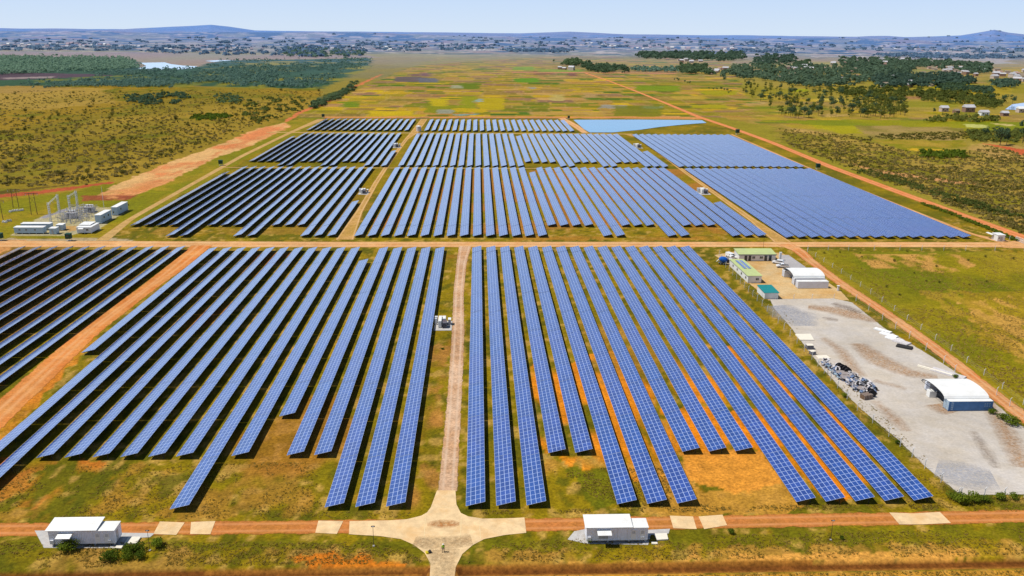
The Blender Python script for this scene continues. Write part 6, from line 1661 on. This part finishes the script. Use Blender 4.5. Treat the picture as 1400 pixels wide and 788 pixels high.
# woods at the right
for nm, pl, n, s, h, mt, lb in [
    ('dark_grove', [(771, 90), (775, 85.5), (792, 85.5), (794, 91)], 80, 7, 12, M['leaf_dark'], 'round dark grove at the end of the straight field road'),
    ('tree_belt', [(794, 97.5), (798, 89.5), (830, 92), (856, 92), (858, 100.5), (826, 100.5)], 160, 6, 10, M['leaf_dark'], 'dark tree belt behind the paddy fields, left part'),
    ('tree_belt', [(858, 98), (862, 93), (930, 95), (930, 99.5)], 110, 5, 7, M['leaf_haze'], 'thin tree belt behind the paddy fields, middle part'),
    ('tree_belt', [(930, 101), (934, 91), (965, 92), (970, 102.5)], 120, 6.5, 11, M['leaf_dark'], 'dark round tree clump right of the thin belt'),
    ('tree_belt', [(868, 78), (880, 74), (960, 73), (1015, 73), (1018, 83), (960, 84), (880, 81)], 420, 9, 13, M['leaf_valley'], 'hazy wood beyond the paddies right of centre'),
    ('valley_wood', [(985, 106), (1000, 92), (1060, 89), (1150, 92), (1200, 98), (1190, 112), (1150, 120), (1110, 122), (1060, 112), (1012, 108)], 760, 6.0, 10, M['leaf_valley'], 'dense dark wood in the middle of the right-hand valley'),
    ('valley_wood', [(1032, 88), (1040, 77), (1086, 77), (1088, 86), (1050, 90)], 120, 8, 13, M['leaf_valley'], 'hazy grove behind the valley wood'),
    ('valley_wood', [(1085, 93), (1090, 86), (1104, 86), (1106, 94)], 50, 7, 10, M['leaf_dark'], 'small dark grove right of the hazy grove'),
    ('valley_wood', [(1148, 92), (1150, 80), (1200, 82), (1300, 86), (1352, 90), (1354, 100), (1338, 104), (1300, 95), (1250, 94), (1245, 104), (1200, 106)], 640, 7.5, 12, M['leaf_valley'], 'long dark wood above the right-hand village'),
    ('valley_wood', [(1190, 112), (1210, 100), (1240, 104), (1300, 103), (1328, 110), (1330, 117), (1250, 120), (1200, 122)], 420, 6, 10, M['leaf_valley'], 'dark wood below the right-hand village'),
    ('valley_wood', [(1120, 124), (1200, 120), (1300, 126), (1360, 130), (1360, 146), (1340, 148), (1300, 136), (1240, 134), (1232, 142), (1160, 132)], 460, 3.6, 6, M['leaf'], 'olive wood across the right-hand valley'),
    ('valley_wood', [(1286, 118), (1318, 118), (1318, 128), (1286, 126)], 60, 5, 8, M['leaf_dark'], 'small dark wood above the farm houses'),
    ('valley_wood', [(1324, 124), (1354, 122), (1356, 130), (1330, 128)], 50, 5, 8, M['leaf_dark'], 'dark clump right of the small dark wood'),
    ('valley_wood', [(1356, 122), (1362, 112), (1386, 114), (1388, 122)], 60, 6, 10, M['leaf_valley'], 'dark grove below the hamlet at the right edge'),
    ('hedge_line', [(1260, 168), (1290, 160), (1350, 162), (1380, 163), (1360, 168), (1300, 167)], 90, 3.0, 4.5, M['leaf'], 'bushes along the field edge below the farm houses'),
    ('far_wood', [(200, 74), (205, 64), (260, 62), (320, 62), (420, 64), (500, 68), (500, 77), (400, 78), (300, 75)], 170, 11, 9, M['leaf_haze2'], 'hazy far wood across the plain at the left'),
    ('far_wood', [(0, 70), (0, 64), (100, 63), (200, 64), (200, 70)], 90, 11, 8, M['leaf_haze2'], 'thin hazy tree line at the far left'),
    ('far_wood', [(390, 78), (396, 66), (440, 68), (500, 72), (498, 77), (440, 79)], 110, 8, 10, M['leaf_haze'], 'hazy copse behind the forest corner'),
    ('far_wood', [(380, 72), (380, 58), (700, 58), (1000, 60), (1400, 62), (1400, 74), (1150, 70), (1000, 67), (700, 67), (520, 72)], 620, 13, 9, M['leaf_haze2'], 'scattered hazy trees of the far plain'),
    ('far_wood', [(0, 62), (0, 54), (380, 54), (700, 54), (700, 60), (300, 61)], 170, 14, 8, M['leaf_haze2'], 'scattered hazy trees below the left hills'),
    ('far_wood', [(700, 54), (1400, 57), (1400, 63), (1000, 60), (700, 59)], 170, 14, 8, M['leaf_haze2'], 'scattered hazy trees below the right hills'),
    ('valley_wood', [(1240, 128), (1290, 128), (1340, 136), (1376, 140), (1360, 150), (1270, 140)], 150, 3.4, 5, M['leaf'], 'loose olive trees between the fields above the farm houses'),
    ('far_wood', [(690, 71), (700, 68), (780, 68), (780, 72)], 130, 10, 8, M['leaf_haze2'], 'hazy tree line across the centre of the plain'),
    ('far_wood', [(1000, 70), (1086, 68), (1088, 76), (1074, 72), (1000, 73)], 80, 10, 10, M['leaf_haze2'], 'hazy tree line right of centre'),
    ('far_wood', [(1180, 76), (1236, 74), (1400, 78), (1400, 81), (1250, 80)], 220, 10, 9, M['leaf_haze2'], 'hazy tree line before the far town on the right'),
    ]:
    wood(nm, pl, n, s, h, 22, mt, lb, .45 if lb.startswith('scattered') else (.30 if nm == 'valley_wood' else 0.0), leaf=.42)
# individual savanna shrubs
R2 = random.Random(12)
for x, y in scatter(SL, 120, 5.5, R2):
    plant('shrub', 'shrub', at(x, y), R2.uniform(.8, 1.5) * (1 + .3 * (y < 170)), 'dark rounded shrub standing clear on the left savanna', 'shrub', 'shrubs standing clear on the left savanna')
for x, y in [(1178, 352), (1176, 346.5), (1223, 358), (1250, 374), (1280, 365), (1266, 385), (1284, 387), (1212, 393), (1230, 404), (1324, 357), (1347, 352), (1385, 355), (1348, 386), (1325, 390), (1127, 347), (1148, 346), (1240, 345)]:
    plant('shrub', 'shrub', at(x, y), R2.uniform(.3, .5), 'small dark shrub in the green field right of the service road', 'shrub', 'small shrubs in the right field')
# grass tufts near the camera
TU = [(-20, 700), (240, 700), (600, 694), (640, 694), (1300, 688), (1420, 690), (1420, 788), (-20, 800)]
pts = [at(x, y) for x, y in rnd_in([(-20, 742), (520, 742), (555, 752), (578, 768), (582, 800), (-20, 800)], 5200)] + [at(x, y) for x, y in rnd_in([(668, 746), (760, 738), (1420, 722), (1420, 800), (628, 800), (634, 772)], 6200)] \
    + [at(x, y) for x, y in rnd_in([(-20, 640), (430, 632), (440, 700), (590, 700), (560, 708), (300, 709), (-20, 711)], 3600)] + [at(x, y) for x, y in rnd_in([(745, 640), (930, 640), (960, 690), (1290, 690), (1300, 696), (660, 704), (660, 698), (840, 696)], 3000)] \
    + [at(x, y) for x, y in rnd_in([(1280, 640), (1310, 680), (1420, 682), (1420, 700), (1240, 697), (1060, 400), (1075, 440)], 1600)]
P = np.array(pts)
f = fbm(P[:, 0] / 6.0, P[:, 1] / 6.0, 91, 3); P = P[f > .42]
yd = DITCH_Y + P[:, 0] * DITCH_S
P = P[np.abs(P[:, 1] - yd) > 2.2]
o = scatter_mesh('grass_tufts', P, NR_.uniform(.10, .34, len(P)), NR_.uniform(.06, .24, len(P)), 5, M['tuft'], 5, leaf=.42)
tag(o, 'dry yellowish grass tufts over the open ground near the camera', 'grass', None, 'stuff')
P = np.array([at(x, y) for x, y in rnd_in([(1112, 350), (1400, 348), (1400, 545), (1310, 485), (1230, 428), (1160, 380)], 5000)])
f = fbm(P[:, 0] / 8.0, P[:, 1] / 14.0, 95, 3); P = P[f > .48]
o = scatter_mesh('field_grass', P, NR_.uniform(.2, .5, len(P)), NR_.uniform(.1, .3, len(P)), 5, M['tuft'], 6, leaf=.42)
tag(o, 'tussocky grass in the open field right of the service road', 'grass', None, 'stuff')
print('objects', len(bpy.data.objects))
